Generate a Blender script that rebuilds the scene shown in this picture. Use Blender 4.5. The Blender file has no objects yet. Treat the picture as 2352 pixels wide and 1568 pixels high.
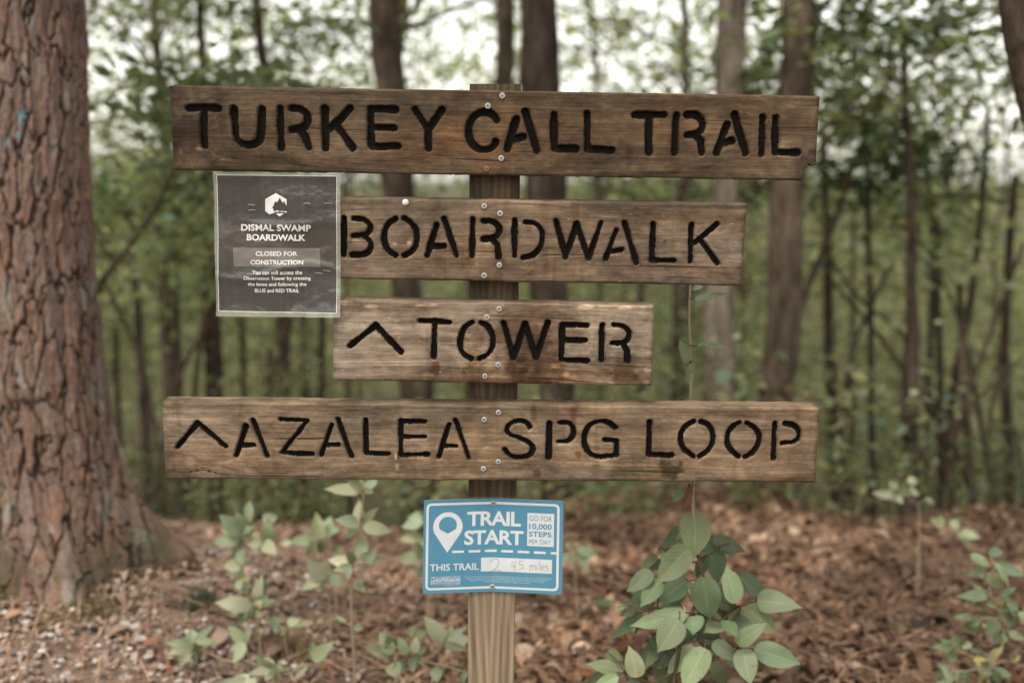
import bpy, math, random
import numpy as np
from mathutils import Matrix, Vector

random.seed(7)
RNG = np.random.default_rng(7)
S = bpy.context.scene
COL = S.collection

# ------------------------------------------------------------------ camera
EYE = 1.5
PITCH = math.radians(10.0)
FPX = 35.0 / 36.0 * 2352.0
FOCUS = 1.78
cam_data = bpy.data.cameras.new("camera")
cam_data.lens = 35.0
cam_data.sensor_width = 36.0
cam_data.clip_start = 0.05
cam_data.clip_end = 800.0
cam_data.dof.use_dof = True
cam_data.dof.focus_distance = 1.76
cam_data.dof.aperture_fstop = 1.75
cam_data.dof.aperture_blades = 0
cam = bpy.data.objects.new("camera", cam_data)
COL.objects.link(cam)
cam.location = (0, 0, EYE)
cam.rotation_euler = (math.pi / 2 - PITCH, 0, 0)
S.camera = cam
CAMR = np.array(Matrix.Rotation(math.pi / 2 - PITCH, 3, 'X'))
CAMP = np.array([0, 0, EYE])

# ------------------------------------------------------------------ world, sun, exposure
SUN_EL, SUN_ROT = math.radians(58), math.radians(205)
world = bpy.data.worlds.new("World")
S.world = world
world.use_nodes = True
wn, wl = world.node_tree.nodes, world.node_tree.links
wn.clear()
sky = wn.new("ShaderNodeTexSky")
sky.sky_type = 'NISHITA'
sky.sun_disc = False
sky.sun_elevation = SUN_EL
sky.sun_rotation = SUN_ROT
sky.air_density = 1.0
sky.dust_density = 1.5
sky.ozone_density = 1.0
hs = wn.new("ShaderNodeHueSaturation")
hs.inputs['Saturation'].default_value = 0.16
hs.inputs['Value'].default_value = 1.0
bg = wn.new("ShaderNodeBackground")
bg.inputs['Strength'].default_value = 0.15
warm = wn.new("ShaderNodeMix"); warm.data_type = 'RGBA'; warm.blend_type = 'MULTIPLY'
warm.inputs[0].default_value = 1.0; warm.inputs[7].default_value = (1.0, 0.97, 0.90, 1)
wo = wn.new("ShaderNodeOutputWorld")
wl.new(sky.outputs[0], hs.inputs['Color'])
wl.new(hs.outputs[0], warm.inputs[6])
wl.new(warm.outputs[2], bg.inputs['Color'])
wl.new(bg.outputs[0], wo.inputs['Surface'])

sun_data = bpy.data.lights.new("sun", 'SUN')
sun_data.energy = 1.1
sun_data.angle = math.radians(18)
sun_data.color = (1.0, 0.94, 0.84)
sun = bpy.data.objects.new("sun", sun_data)
COL.objects.link(sun)
# from behind the camera, a little to the left
sd = Vector((math.sin(SUN_ROT) * math.cos(SUN_EL), math.cos(SUN_ROT) * math.cos(SUN_EL), math.sin(SUN_EL)))
sun.rotation_euler = sd.to_track_quat('Z', 'Y').to_euler()

S.view_settings.view_transform = 'Standard'
S.view_settings.look = 'None'
S.view_settings.exposure = 1.5
S.view_settings.gamma = 1.0
S.view_settings.use_curve_mapping = False
S.render.engine = 'CYCLES'
S.cycles.use_denoising = True
S.cycles.max_bounces = 8
S.cycles.diffuse_bounces = 4
S.cycles.transmission_bounces = 4
S.cycles.transparent_max_bounces = 8
S.cycles.sample_clamp_indirect = 6.0
S.cycles.caustics_reflective = False
S.cycles.caustics_refractive = False

# ------------------------------------------------------------------ small tools
def ray(px, py):
    d = np.array([(px - 1176.0) / FPX, -(py - 784.0) / FPX, -1.0])
    return CAMR @ d

def at_y(px, py, y):
    """measured picture position, y metres in front of the camera"""
    d = ray(px, py)
    return CAMP + d * (y / d[1])

def zoomer(ox, oy, width, shown):
    k = width / shown
    return lambda x, y: ((ox + x * k) / 1.741497, (oy + y * k) / 1.741497)

def lattice(ix, iy, iz, seed):
    h = (ix * 374761393 + iy * 668265263 + iz * 2147483647 + seed * 1274126177) & 0xFFFFFFFF
    h = ((h ^ (h >> 13)) * 1274126177) & 0xFFFFFFFF
    h = ((h ^ (h >> 16)) * 2246822519) & 0xFFFFFFFF
    return ((h ^ (h >> 15)) & 0xFFFFFF) / float(0xFFFFFF)

def vnoise(p, seed=0):
    p = np.asarray(p, float)
    i = np.floor(p).astype(np.int64)
    f = p - i
    f = f * f * (3 - 2 * f)
    out = 0
    for a in (0, 1):
        for b in (0, 1):
            for c in (0, 1):
                w = (f[..., 0] if a else 1 - f[..., 0]) * (f[..., 1] if b else 1 - f[..., 1]) * (f[..., 2] if c else 1 - f[..., 2])
                out = out + w * lattice(i[..., 0] + a, i[..., 1] + b, i[..., 2] + c, seed)
    return out

def fbm(p, seed=0, octv=4):
    s, a, t = 0, 0.5, 0
    p = np.asarray(p, float)
    for k in range(octv):
        s = s + a * vnoise(p * (2.03 ** k), seed + k * 17)
        t += a
        a *= 0.5
    return s / t

def sstep(a, b, x):
    t = np.clip((np.asarray(x, float) - a) / (b - a), 0, 1)
    return t * t * (3 - 2 * t)

def build_mesh(name, V, faces, mats=(), smooth=True, attrs=None, mat_idx=None):
    """faces: list of int arrays (n,k)"""
    V = np.ascontiguousarray(V, dtype=np.float32)
    me = bpy.data.meshes.new(name)
    faces = [np.asarray(f, np.int32) for f in faces if len(f)]
    nl = sum(f.size for f in faces)
    nf = sum(len(f) for f in faces)
    me.vertices.add(len(V))
    me.vertices.foreach_set("co", V.ravel())
    me.loops.add(nl)
    me.loops.foreach_set("vertex_index", np.concatenate([f.ravel() for f in faces]))
    me.polygons.add(nf)
    tot = np.concatenate([np.full(len(f), f.shape[1], np.int32) for f in faces])
    start = np.concatenate([[0], np.cumsum(tot)[:-1]]).astype(np.int32)
    me.polygons.foreach_set("loop_start", start)
    me.polygons.foreach_set("loop_total", tot)
    if mat_idx is not None:
        me.polygons.foreach_set("material_index", np.asarray(mat_idx, np.int32))
    for m in mats:
        me.materials.append(m)
    me.update(calc_edges=True)
    me.polygons.foreach_set("use_smooth", np.full(nf, bool(smooth)))
    for k, (typ, data) in (attrs or {}).items():
        a = me.attributes.new(k, typ, 'POINT')
        data = np.ascontiguousarray(data, np.float32)
        key = {'FLOAT': 'value', 'FLOAT_VECTOR': 'vector', 'FLOAT_COLOR': 'color'}[typ]
        a.data.foreach_set(key, data.ravel())
    me.validate(clean_customdata=False)
    return me

def link(name, me, parent=None):
    o = bpy.data.objects.new(name, me)
    COL.objects.link(o)
    if parent is not None:
        o.parent = parent
    return o

def tag(o, label=None, cat=None, group=None, kind=None):
    if label: o["label"] = label
    if cat: o["category"] = cat
    if group: o["group"] = group
    if kind: o["kind"] = kind
    return o

def empty(name, loc, label, cat, group=None):
    o = bpy.data.objects.new(name, None)
    COL.objects.link(o)
    o.location = loc
    o.empty_display_size = 0.1
    return tag(o, label, cat, group)

def keep_place(o, parent):
    """parent a mesh written in world coordinates"""
    o.parent = parent
    o.location = -Vector(parent.location)
    return o

class Acc:
    """gathers pieces into one mesh"""
    def __init__(self):
        self.V, self.F, self.n, self.A = [], {}, 0, {}
    def add(self, V, F, **attrs):
        V = np.asarray(V, float)
        self.V.append(V)
        for f in F:
            f = np.asarray(f, np.int64)
            self.F.setdefault(f.shape[1], []).append(f + self.n)
        for k, a in attrs.items():
            a = np.asarray(a, float)
            if a.ndim == 1 and len(a) != len(V) or a.ndim == 0:
                a = np.broadcast_to(a, (len(V),) + a.shape)
            self.A.setdefault(k, []).append(a)
        self.n += len(V)
    def mesh(self, name, mats, smooth=True, kinds=None):
        attrs = {k: ((kinds or {}).get(k, 'FLOAT'), np.concatenate(v)) for k, v in self.A.items()}
        return build_mesh(name, np.concatenate(self.V), [np.concatenate(v) for v in self.F.values()], mats, smooth, attrs)

# ------------------------------------------------------------------ node helper
class NT:
    def __init__(self, name):
        self.m = bpy.data.materials.new(name)
        self.m.use_nodes = True
        self.n, self.l = self.m.node_tree.nodes, self.m.node_tree.links
        self.n.clear()
        self.out = self.n.new("ShaderNodeOutputMaterial")
    def node(self, t, **kw):
        x = self.n.new(t)
        for k, v in kw.items():
            setattr(x, k, v)
        return x
    def put(self, sock, v):
        if isinstance(v, bpy.types.NodeSocket):
            self.l.new(v, sock)
        elif v is not None:
            if sock.type == 'RGBA' and not hasattr(v, '__len__'):
                v = (v, v, v, 1)
            if sock.type == 'RGBA' and len(v) == 3:
                v = (*v, 1)
            sock.default_value = v
    def math(self, op, a, b=None, c=None, clamp=False):
        x = self.node("ShaderNodeMath", operation=op, use_clamp=clamp)
        self.put(x.inputs[0], a)
        if b is not None: self.put(x.inputs[1], b)
        if c is not None: self.put(x.inputs[2], c)
        return x.outputs[0]
    def mix(self, f, a, b, mode='MIX'):
        x = self.node("ShaderNodeMix", data_type='RGBA', blend_type=mode)
        self.put(x.inputs[0], f); self.put(x.inputs[6], a); self.put(x.inputs[7], b)
        return x.outputs[2]
    def map(self, v, a, b, c=0.0, d=1.0):
        x = self.node("ShaderNodeMapRange")
        self.put(x.inputs[0], v)
        for i, q in enumerate((a, b, c, d)): x.inputs[i + 1].default_value = q
        return x.outputs[0]
    def ramp(self, v, stops):
        x = self.node("ShaderNodeValToRGB")
        e = x.color_ramp.elements
        while len(e) < len(stops): e.new(0.5)
        for q, (p, c) in zip(e, stops):
            q.position = p
            q.color = (*c, 1) if hasattr(c, '__len__') else (c, c, c, 1)
        self.put(x.inputs[0], v)
        return x.outputs[0]
    def coord(self, what='Object'):
        return self.node("ShaderNodeTexCoord").outputs[what]
    def attr(self, name, out='Vector'):
        return self.node("ShaderNodeAttribute", attribute_name=name).outputs[out]
    def scale(self, vec, s, loc=(0, 0, 0)):
        x = self.node("ShaderNodeMapping")
        self.put(x.inputs[0], vec)
        x.inputs['Scale'].default_value = s
        x.inputs['Location'].default_value = loc
        return x.outputs[0]
    def noise(self, vec, scale=1.0, detail=4.0, rough=0.55, dist=0.0, out=0):
        x = self.node("ShaderNodeTexNoise")
        self.put(x.inputs['Vector'], vec)
        x.inputs['Scale'].default_value = scale
        x.inputs['Detail'].default_value = detail
        x.inputs['Roughness'].default_value = rough
        x.inputs['Distortion'].default_value = dist
        return x.outputs[out]
    def voro(self, vec, scale=1.0, feature='F1', rnd=1.0, out=0):
        x = self.node("ShaderNodeTexVoronoi", feature=feature)
        self.put(x.inputs['Vector'], vec)
        x.inputs['Scale'].default_value = scale
        x.inputs['Randomness'].default_value = rnd
        return x.outputs[out]
    def bump(self, h, strength=0.3, dist=0.01):
        x = self.node("ShaderNodeBump")
        x.inputs['Strength'].default_value = strength
        x.inputs['Distance'].default_value = dist
        self.put(x.inputs['Height'], h)
        return x.outputs[0]
    def bsdf(self, color, rough=0.7, metal=0.0, spec=0.5, normal=None, coat=0.0, coat_rough=0.05):
        x = self.node("ShaderNodeBsdfPrincipled")
        self.put(x.inputs['Base Color'], color)
        self.put(x.inputs['Roughness'], rough)
        self.put(x.inputs['Metallic'], metal)
        self.put(x.inputs['Specular IOR Level'], spec)
        self.put(x.inputs['Coat Weight'], coat)
        self.put(x.inputs['Coat Roughness'], coat_rough)
        if normal is not None: self.put(x.inputs['Normal'], normal)
        return x.outputs[0]
    def done(self, shader):
        self.l.new(shader, self.out.inputs['Surface'])
        return self.m

def plain(name, c, rough=0.7, metal=0.0, spec=0.5):
    t = NT(name)
    n = t.noise(t.coord(), 60, 3)
    col = t.mix(t.map(n, 0.3, 0.7), tuple(x * 0.88 for x in c), tuple(min(1, x * 1.1) for x in c))
    return t.done(t.bsdf(col, rough, metal, spec))

# ------------------------------------------------------------------ materials
def wood_material(name, dark, mid, light, seed, speck=0.0, crack=0.6):
    t = NT(name)
    g = t.attr("grain")
    s = (seed * 3.1, seed * 1.7, seed * 0.9)
    warp = t.noise(t.scale(g, (2.0, 9, 9), s), 1, 2, out=1)
    gw = t.node("ShaderNodeVectorMath", operation='MULTIPLY_ADD')
    t.put(gw.inputs[0], warp); gw.inputs[1].default_value = (0.02, 0.012, 0.012); t.put(gw.inputs[2], g)
    gv = gw.outputs[0]
    fine = t.noise(t.scale(gv, (16, 420, 420), s), 1, 5, 0.78)
    med = t.noise(t.scale(gv, (4.5, 80, 80), s), 1, 4, 0.6)
    broad = t.noise(t.scale(g, (5, 16, 16), s), 1, 5, 0.6)
    ring = t.noise(t.scale(gv, (0.7, 46, 46), (s[1], s[0], 2)), 1, 1, 0.4)
    ringl = t.math('PINGPONG', t.math('MULTIPLY', ring, 6.0), 1.0)
    ringl = t.math('POWER', ringl, 2.2)
    mot = t.noise(t.scale(g, (60, 130, 130), s), 1, 5, 0.65)
    v = t.math('ADD', t.math('MULTIPLY', fine, 0.34), t.math('MULTIPLY', med, 0.24))
    v = t.math('ADD', v, t.math('MULTIPLY', broad, 0.34))
    v = t.math('ADD', v, t.math('MULTIPLY', ringl, 0.05))
    v = t.math('ADD', v, t.math('MULTIPLY', mot, 0.30))
    col = t.ramp(t.map(v, 0.46, 0.84), [(0.0, dark), (0.42, mid), (1.0, light)])
    # reddish and grey drifts along the board
    drift = t.noise(t.scale(g, (3.0, 7, 7), (s[2], s[0], s[1])), 1, 3)
    col = t.mix(t.map(drift, 0.38, 0.62, 0.0, 0.8), col, t.mix(1.0, col, (1.09, 0.972, 0.84), 'MULTIPLY'))
    lw = t.math('MULTIPLY', t.map(ringl, 0.72, 1.0), t.map(t.noise(t.scale(g, (3, 12, 12), (s[2], 1, s[1])), 1, 2), 0.42, 0.62))
    col = t.mix(t.math('MULTIPLY', lw, 0.55), col, t.mix(1.0, col, (1.75, 1.72, 1.7), 'MULTIPLY'))
    blot = t.noise(t.scale(g, (11, 19, 19), (s[1], s[2], s[0])), 1, 5, 0.68, 0.6)
    col = t.mix(1.0, col, t.ramp(t.map(blot, 0.34, 0.66), [(0.0, (0.60, 0.57, 0.54)), (0.42, (0.92, 0.91, 0.90)), (1.0, (1.42, 1.42, 1.40))]), 'MULTIPLY')
    drip = t.noise(t.scale(g, (34, 3.2, 3.2), (s[0], s[2], s[1])), 1, 4, 0.6)
    col = t.mix(t.map(drip, 0.56, 0.68, 0, 0.55), col, t.mix(1.0, col, (0.60, 0.52, 0.42), 'MULTIPLY'))
    # weather cracks
    cr = t.noise(t.scale(gv, (3.2, 210, 210), (s[1], 0, s[0])), 1, 2, 0.5)
    crm = t.map(cr, 0.66, 0.72, 0, crack)
    col = t.mix(crm, col, (0.010, 0.007, 0.005))
    # short dark checks and grime flecks
    ck = t.noise(t.scale(gv, (26, 260, 260), s), 1, 3, 0.6)
    col = t.mix(t.map(ck, 0.60, 0.72, 0, 0.5), col, t.mix(1.0, col, (0.35, 0.32, 0.30), 'MULTIPLY'))
    lite = t.noise(t.scale(gv, (5, 120, 120), (s[2], s[1], s[0])), 1, 4, 0.7)
    col = t.mix(t.map(lite, 0.58, 0.72, 0, 0.42), col, t.mix(1.0, col, (1.65, 1.62, 1.6), 'MULTIPLY'))
    if speck:
        sp = t.noise(t.scale(g, (95, 190, 190), s), 1, 2, 0.5)
        col = t.mix(t.map(sp, 0.745 - 0.025 * speck, 0.775 - 0.025 * speck, 0, 0.6), col, (0.50, 0.45, 0.38))
    col = t.mix(1.0, col, (0.80, 0.79, 0.79), 'MULTIPLY')
    col = t.mix(1.0, col, t.attr("tint", 'Color'), 'MULTIPLY')
    h = t.math('SUBTRACT', t.math('ADD', t.math('MULTIPLY', fine, 0.6), t.math('MULTIPLY', med, 0.5)), crm)
    return t.done(t.bsdf(col, 0.82, 0, 0.22, t.bump(h, 0.55, 0.0022)))

def groove_material():
    t = NT("black_letter_paint")
    g = t.coord()
    n = t.noise(t.scale(g, (60, 160, 160)), 1, 5, 0.7)
    col = t.ramp(t.map(n, 0.3, 0.85), [(0.0, (0.004, 0.0034, 0.0028)), (0.8, (0.0075, 0.0062, 0.005)), (1.0, (0.035, 0.027, 0.02))])
    return t.done(t.bsdf(col, 0.8, 0, 0.05, t.bump(n, 0.9, 0.0018)))

M_GROOVE = groove_material()
WOODS = [
    wood_material("wood_dark_weathered", (0.022, 0.0145, 0.008), (0.078, 0.053, 0.030), (0.165, 0.122, 0.078), 1, 0.0, 0.85),
    wood_material("wood_grey_weathered", (0.046, 0.033, 0.021), (0.140, 0.104, 0.071), (0.255, 0.204, 0.152), 2, 0.12, 0.8),
    wood_material("wood_bleached", (0.070, 0.051, 0.034), (0.218, 0.175, 0.130), (0.370, 0.318, 0.252), 3, 0.7, 0.7),
    wood_material("wood_brown", (0.052, 0.036, 0.021), (0.156, 0.114, 0.076), (0.290, 0.230, 0.166), 4, 0.0, 0.85),
]

def post_material():
    t = NT("treated_post_wood")
    g = t.coord()
    s = t.scale(g, (90, 2.4, 90))
    n = t.noise(s, 1, 4, 0.6)
    sp = t.node("ShaderNodeSeparateXYZ"); t.put(sp.inputs[0], g)
    wn_ = t.noise(t.scale(g, (14, 1.6, 14)), 1, 3)
    cath = t.math('ADD', t.math('MULTIPLY', t.math('ABSOLUTE', t.math('ADD', sp.outputs[0], 0.004)), 150), t.math('ADD', t.math('MULTIPLY', sp.outputs[1], -7.0), t.math('MULTIPLY', wn_, 5.0)))
    w = t.math('PINGPONG', cath, 1)
    v = t.math('ADD', t.math('MULTIPLY', n, 0.66), t.math('MULTIPLY', w, 0.20))
    col = t.ramp(v, [(0.22, (0.070, 0.048, 0.029)), (0.5, (0.200, 0.150, 0.098)), (0.80, (0.34, 0.270, 0.190))])
    col = t.mix(1.0, col, t.attr("tint", 'Color'), 'MULTIPLY')
    return t.done(t.bsdf(col, 0.8, 0, 0.25, t.bump(v, 0.4, 0.002)))
M_POST = post_material()

def leaf_material(name, trans=0.35, vein=True, rough=0.5, spec=0.35):
    t = NT(name)
    col = t.attr("leafcol", 'Color')
    if vein:
        uv = t.attr("leafuv")
        sep = t.node("ShaderNodeSeparateXYZ"); t.put(sep.inputs[0], uv)
        ax = t.math('ABSOLUTE', sep.outputs[0])
        mid = t.map(ax, 0.02, 0.06, 0.55, 0.0)
        ph = t.math('SUBTRACT', t.math('MULTIPLY', sep.outputs[1], 9.0), t.math('MULTIPLY', ax, 2.6))
        fr = t.math('ABSOLUTE', t.math('SUBTRACT', t.math('FRACT', ph), 0.5))
        lat = t.map(fr, 0.02, 0.09, 0.36, 0.0)
        vm = t.math('MAXIMUM', mid, lat)
        col = t.mix(vm, col, t.mix(1.0, col, (1.6, 1.55, 1.55), 'MULTIPLY'))
        n = t.noise(t.coord(), 38, 4)
        col = t.mix(t.map(n, 0.3, 0.7, 0, 0.45), col, t.mix(1.0, col, (0.72, 0.78, 0.7), 'MULTIPLY'))
        sp = t.noise(t.coord(), 120, 1)
        col = t.mix(t.map(sp, 0.72, 0.74, 0, 0.9), col, (0.16, 0.075, 0.03))
        nrm = t.bump(t.math('ADD', t.math('MULTIPLY', vm, -0.6), fr), 0.16, 0.002)
    else:
        nrm = None
    a = t.bsdf(col, rough, 0, spec, nrm)
    tr = t.node("ShaderNodeBsdfTranslucent")
    t.put(tr.inputs[0], t.mix(1.0, col, (1.15, 1.22, 0.75), 'MULTIPLY'))
    mx = t.node("ShaderNodeMixShader")
    mx.inputs[0].default_value = trans
    t.l.new(a, mx.inputs[1]); t.l.new(tr.outputs[0], mx.inputs[2])
    return t.done(mx.outputs[0])
M_LEAF = leaf_material("sapling_leaf", 0.26, True, 0.6, 0.25)
M_SEED = leaf_material("seedling_leaf", 0.3, False, 0.5, 0.35)
M_CANOPY = leaf_material("canopy_leaf", 0.62, False, 0.55, 0.30)
M_DEAD = leaf_material("dead_leaf", 0.05, False, 0.75, 0.2)

def bark_material(name, a, b, c, seed=0, vs=9.0, hs_=38.0):
    t = NT(name)
    g = t.coord()
    n1 = t.noise(t.scale(g, (hs_, hs_, vs), (seed, seed, seed)), 1, 6, 0.65, 0.6)
    n2 = t.noise(t.scale(g, (6, 6, 2.2), (seed, 0, 0)), 1, 4, 0.6)
    v = t.math('ADD', t.math('MULTIPLY', n1, 0.65), t.math('MULTIPLY', n2, 0.45))
    col = t.ramp(t.map(v, 0.36, 0.76), [(0.0, a), (0.45, b), (1.0, c)])
    mo = t.noise(t.scale(g, (3.6, 3.6, 1.5), (seed, 3, seed)), 1, 5, 0.65)
    col = t.mix(1.0, col, t.ramp(t.map(mo, 0.34, 0.66), [(0.0, (0.45, 0.44, 0.43)), (0.5, (1, 1, 1)), (1.0, (1.35, 1.36, 1.36))]), 'MULTIPLY')
    return t.done(t.bsdf(col, 0.9, 0, 0.15, t.bump(n1, 0.8, 0.02)))
M_BARK_BROWN = bark_material("bark_brown", (0.013, 0.009, 0.006), (0.050, 0.035, 0.024), (0.125, 0.094, 0.068), 1)
M_BARK_DARK = bark_material("bark_dark", (0.010, 0.007, 0.005), (0.034, 0.024, 0.017), (0.085, 0.062, 0.046), 2)
M_BARK_GREY = bark_material("bark_grey", (0.035, 0.026, 0.019), (0.15, 0.118, 0.090), (0.31, 0.26, 0.21), 3)
M_TWIG = bark_material("twig_bark", (0.03, 0.018, 0.011), (0.085, 0.052, 0.033), (0.15, 0.10, 0.07), 4, 60, 120)
M_STEM = plain("green_stem", (0.19, 0.145, 0.085), 0.7)

# ------------------------------------------------------------------ ground
def ground_z(x, y):
    x = np.asarray(x, float); y = np.asarray(y, float)
    crest = 5.2 + 0.35 * np.sin(x * 0.9 + 0.6) + 0.15 * np.sin(x * 2.7)
    z = -0.40 * sstep(2.6, 5.4, y)
    d = np.clip(y - crest, 0, None)
    z = z - 4.6 * (1 - np.exp(-d / 7.5)) * 1.0 - 0.0 * d
    z = z + 0.28 * np.exp(-((x + 1.62) / 0.95) ** 2 - ((y - 3.15) / 0.85) ** 2)
    n = fbm(np.stack([x * 0.9, y * 0.9, np.zeros_like(x)], -1), 5, 3) - 0.5
    z = z + n * (0.10 + 0.16 * sstep(3.6, 4.8, y))
    n = fbm(np.stack([x * 6, y * 6, np.zeros_like(x)], -1), 9, 3) - 0.5
    z = z + n * 0.025
    return z

def soil_material():
    t = NT("forest_soil")
    g = t.coord()
    n = t.noise(g, 7, 8, 0.7)
    f = t.noise(t.scale(g, (40, 70, 40)), 1, 5, 0.7)
    v = t.math('ADD', t.math('MULTIPLY', n, 0.45), t.math('MULTIPLY', f, 0.55))
    col = t.ramp(t.map(v, 0.3, 0.7), [(0.0, (0.02, 0.012, 0.008)), (0.5, (0.06, 0.036, 0.024)), (1.0, (0.15, 0.10, 0.07))])
    far = t.node("ShaderNodeSeparateXYZ"); t.put(far.inputs[0], g)
    gn = t.noise(g, 0.8, 4)
    gm = t.math('MULTIPLY', t.map(far.outputs[1], 8, 16), t.map(gn, 0.4, 0.6))
    col = t.mix(gm, col, (0.085, 0.095, 0.045))
    pth = t.math('MULTIPLY', t.map(t.math('ADD', far.outputs[0], t.math('MULTIPLY', n, 0.9)), 0.25, -0.45), t.map(far.outputs[1], 4.6, 3.6))
    col = t.mix(t.math('MULTIPLY', pth, 0.85), col, t.ramp(v, [(0.3, (0.13, 0.088, 0.066)), (0.7, (0.26, 0.195, 0.155))]))
    return t.done(t.bsdf(col, 0.95, 0, 0.1, t.bump(v, 0.7, 0.03)))

def grid_patch(xs, ys):
    X, Y = np.meshgrid(xs, ys)
    Z = ground_z(X, Y)
    V = np.stack([X, Y, Z], -1).reshape(-1, 3)
    n, m = len(xs), len(ys)
    i = np.arange(n * m).reshape(m, n)
    F = np.stack([i[:-1, :-1], i[:-1, 1:], i[1:, 1:], i[1:, :-1]], -1).reshape(-1, 4)
    return V, F
def graded(fine, lo, hi, far, n):
    a = np.arange(lo, hi, fine)
    b = hi + (far - hi) * (np.linspace(0, 1, n) ** 2.2)
    return np.concatenate([a, b])
xs_pos = graded(0.04, 0, 4.2, 300, 60)
xs = np.concatenate([-xs_pos[::-1][:-1], xs_pos])
ys = np.concatenate([-((np.linspace(1, 0, 40) ** 2.2) * 300) + 1.0, graded(0.04, 1.04, 7.0, 400, 80)])
V, F = grid_patch(xs, ys)
tag(link("ground", build_mesh("ground", V, [F], [soil_material()])), kind="structure")

# ------------------------------------------------------------------ leaf shapes
def leaf_template(nl, nw, serr=0.0, teeth=16, narrow=1.0):
    s = np.linspace(0, 1, nl + 1)
    w = (s ** 0.46) * ((1 - s) ** 0.95) * (1 - 0.35 * sstep(0.72, 0.93, s))
    w = w / w.max()
    w = np.maximum(w, 0.0)
    if serr:
        w = w * (1 + serr * ((s * teeth) % 1.0 - 0.5))
    a = np.linspace(-1, 1, nw + 1)
    Sg, A = np.meshgrid(s, a, indexing='ij')
    W = np.repeat(w[:, None], nw + 1, 1)
    i = np.arange((nl + 1) * (nw + 1)).reshape(nl + 1, nw + 1)
    F = np.stack([i[:-1, :-1], i[:-1, 1:], i[1:, 1:], i[1:, :-1]], -1).reshape(-1, 4)
    return Sg.ravel(), A.ravel(), W.ravel(), F
LT_BIG = leaf_template(60, 8, 0.20, 20)
LT_MID = leaf_template(10, 4)
LT_SMALL = leaf_template(4, 2)

def add_leaf(acc, base, tip, width, normal, col, T=LT_BIG, fold=0.16, droop=0.12, wave=0.02, twist=0.0, rng=random):
    base = np.asarray(base, float); tip = np.asarray(tip, float)
    y = tip - base
    L = np.linalg.norm(y)
    if L < 1e-6: return
    y = y / L
    n = np.asarray(normal, float)
    n = n - y * (n @ y)
    n /= max(np.linalg.norm(n), 1e-6)
    x = np.cross(y, n)
    s, a, w, F = T
    hw = 0.5 * width
    ph = rng.uniform(0, 6.28)
    lx = a * w * hw
    lz = fold * np.abs(a) * w * hw + wave * L * np.sin(s * 9 + a * 1.7 + ph) * np.abs(a) * w + droop * L * (0.25 - (s - 0.5) ** 2) + twist * hw * a * (s - 0.5) * 2 * w
    lz = lz + 0.0012 * L * np.cos((s * 9 - np.abs(a) * 2.6) * 6.283) * np.abs(a) * (len(s) > 100)
    V = base + np.outer(s * L, y) + np.outer(lx, x) + np.outer(lz, n)
    c = np.array([*col, 1.0])
    acc.add(V, [F], leafcol=np.repeat(c[None], len(V), 0), leafuv=np.stack([a, s, 0 * s], -1))

LEAFKINDS = {'leafcol': 'FLOAT_COLOR', 'leafuv': 'FLOAT_VECTOR'}

def tube(acc, pts, rad, seg=8, cap=True):
    pts = np.asarray(pts, float)
    rad = np.broadcast_to(np.asarray(rad, float), (len(pts),))
    T = np.gradient(pts, axis=0)
    T /= np.maximum(np.linalg.norm(T, axis=1, keepdims=True), 1e-9)
    ref = np.array([0.31, 0.17, 0.93]) if abs(T[0][2]) < 0.9 else np.array([1.0, 0.1, 0.0])
    U = np.cross(T, ref); U /= np.maximum(np.linalg.norm(U, axis=1, keepdims=True), 1e-9)
    W = np.cross(T, U)
    a = np.linspace(0, 2 * math.pi, seg, endpoint=False)
    V = pts[:, None] + rad[:, None, None] * (np.cos(a)[None, :, None] * U[:, None] + np.sin(a)[None, :, None] * W[:, None])
    n = len(pts)
    i = np.arange(n * seg).reshape(n, seg)
    j = np.roll(i, -1, 1)
    F = np.stack([i[:-1], j[:-1], j[1:], i[1:]], -1).reshape(-1, 4)
    acc.add(V.reshape(-1, 3), [F])

def spline(pts, n):
    """Catmull-Rom through the rows of pts"""
    P = np.asarray(pts, float)
    if len(P) == 2:
        t = np.linspace(0, 1, n)[:, None]
        return P[0] * (1 - t) + P[1] * t
    Q = np.vstack([2 * P[0] - P[1], P, 2 * P[-1] - P[-2]])
    t = np.linspace(0, len(P) - 1 - 1e-9, n)
    k = t.astype(int); f = (t - k)[:, None]
    a, b, c, d = Q[k], Q[k + 1], Q[k + 2], Q[k + 3]
    return 0.5 * (2 * b + (c - a) * f + (2 * a - 5 * b + 4 * c - d) * f ** 2 + (3 * b - a - 3 * c + d) * f ** 3)

# ------------------------------------------------------------------ the signpost
TILT = math.radians(14.3)               # angle of the sign face to the picture plane
UP_C = np.array([0, math.cos(TILT), math.sin(TILT)])
N_C = np.array([0, -math.sin(TILT), math.cos(TILT)])
O_C = np.array([0, 0, -FOCUS])
X_W, UP_W, N_W = CAMR @ np.array([1.0, 0, 0]), CAMR @ UP_C, CAMR @ N_C
O_W = CAMP + CAMR @ O_C

def on_sign(px, py, w=0.0):
    """measured (u, v) on the sign's face, w metres in front of it"""
    d = np.array([(px - 1176.0) / FPX, -(py - 784.0) / FPX, -1.0])
    o = O_C + N_C * w
    k = (N_C @ o) / (N_C @ d)
    p = d * k - O_C
    return np.array([p[0], p @ UP_C])

BOARD_T = 0.038
POST_W = 0.089
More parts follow.
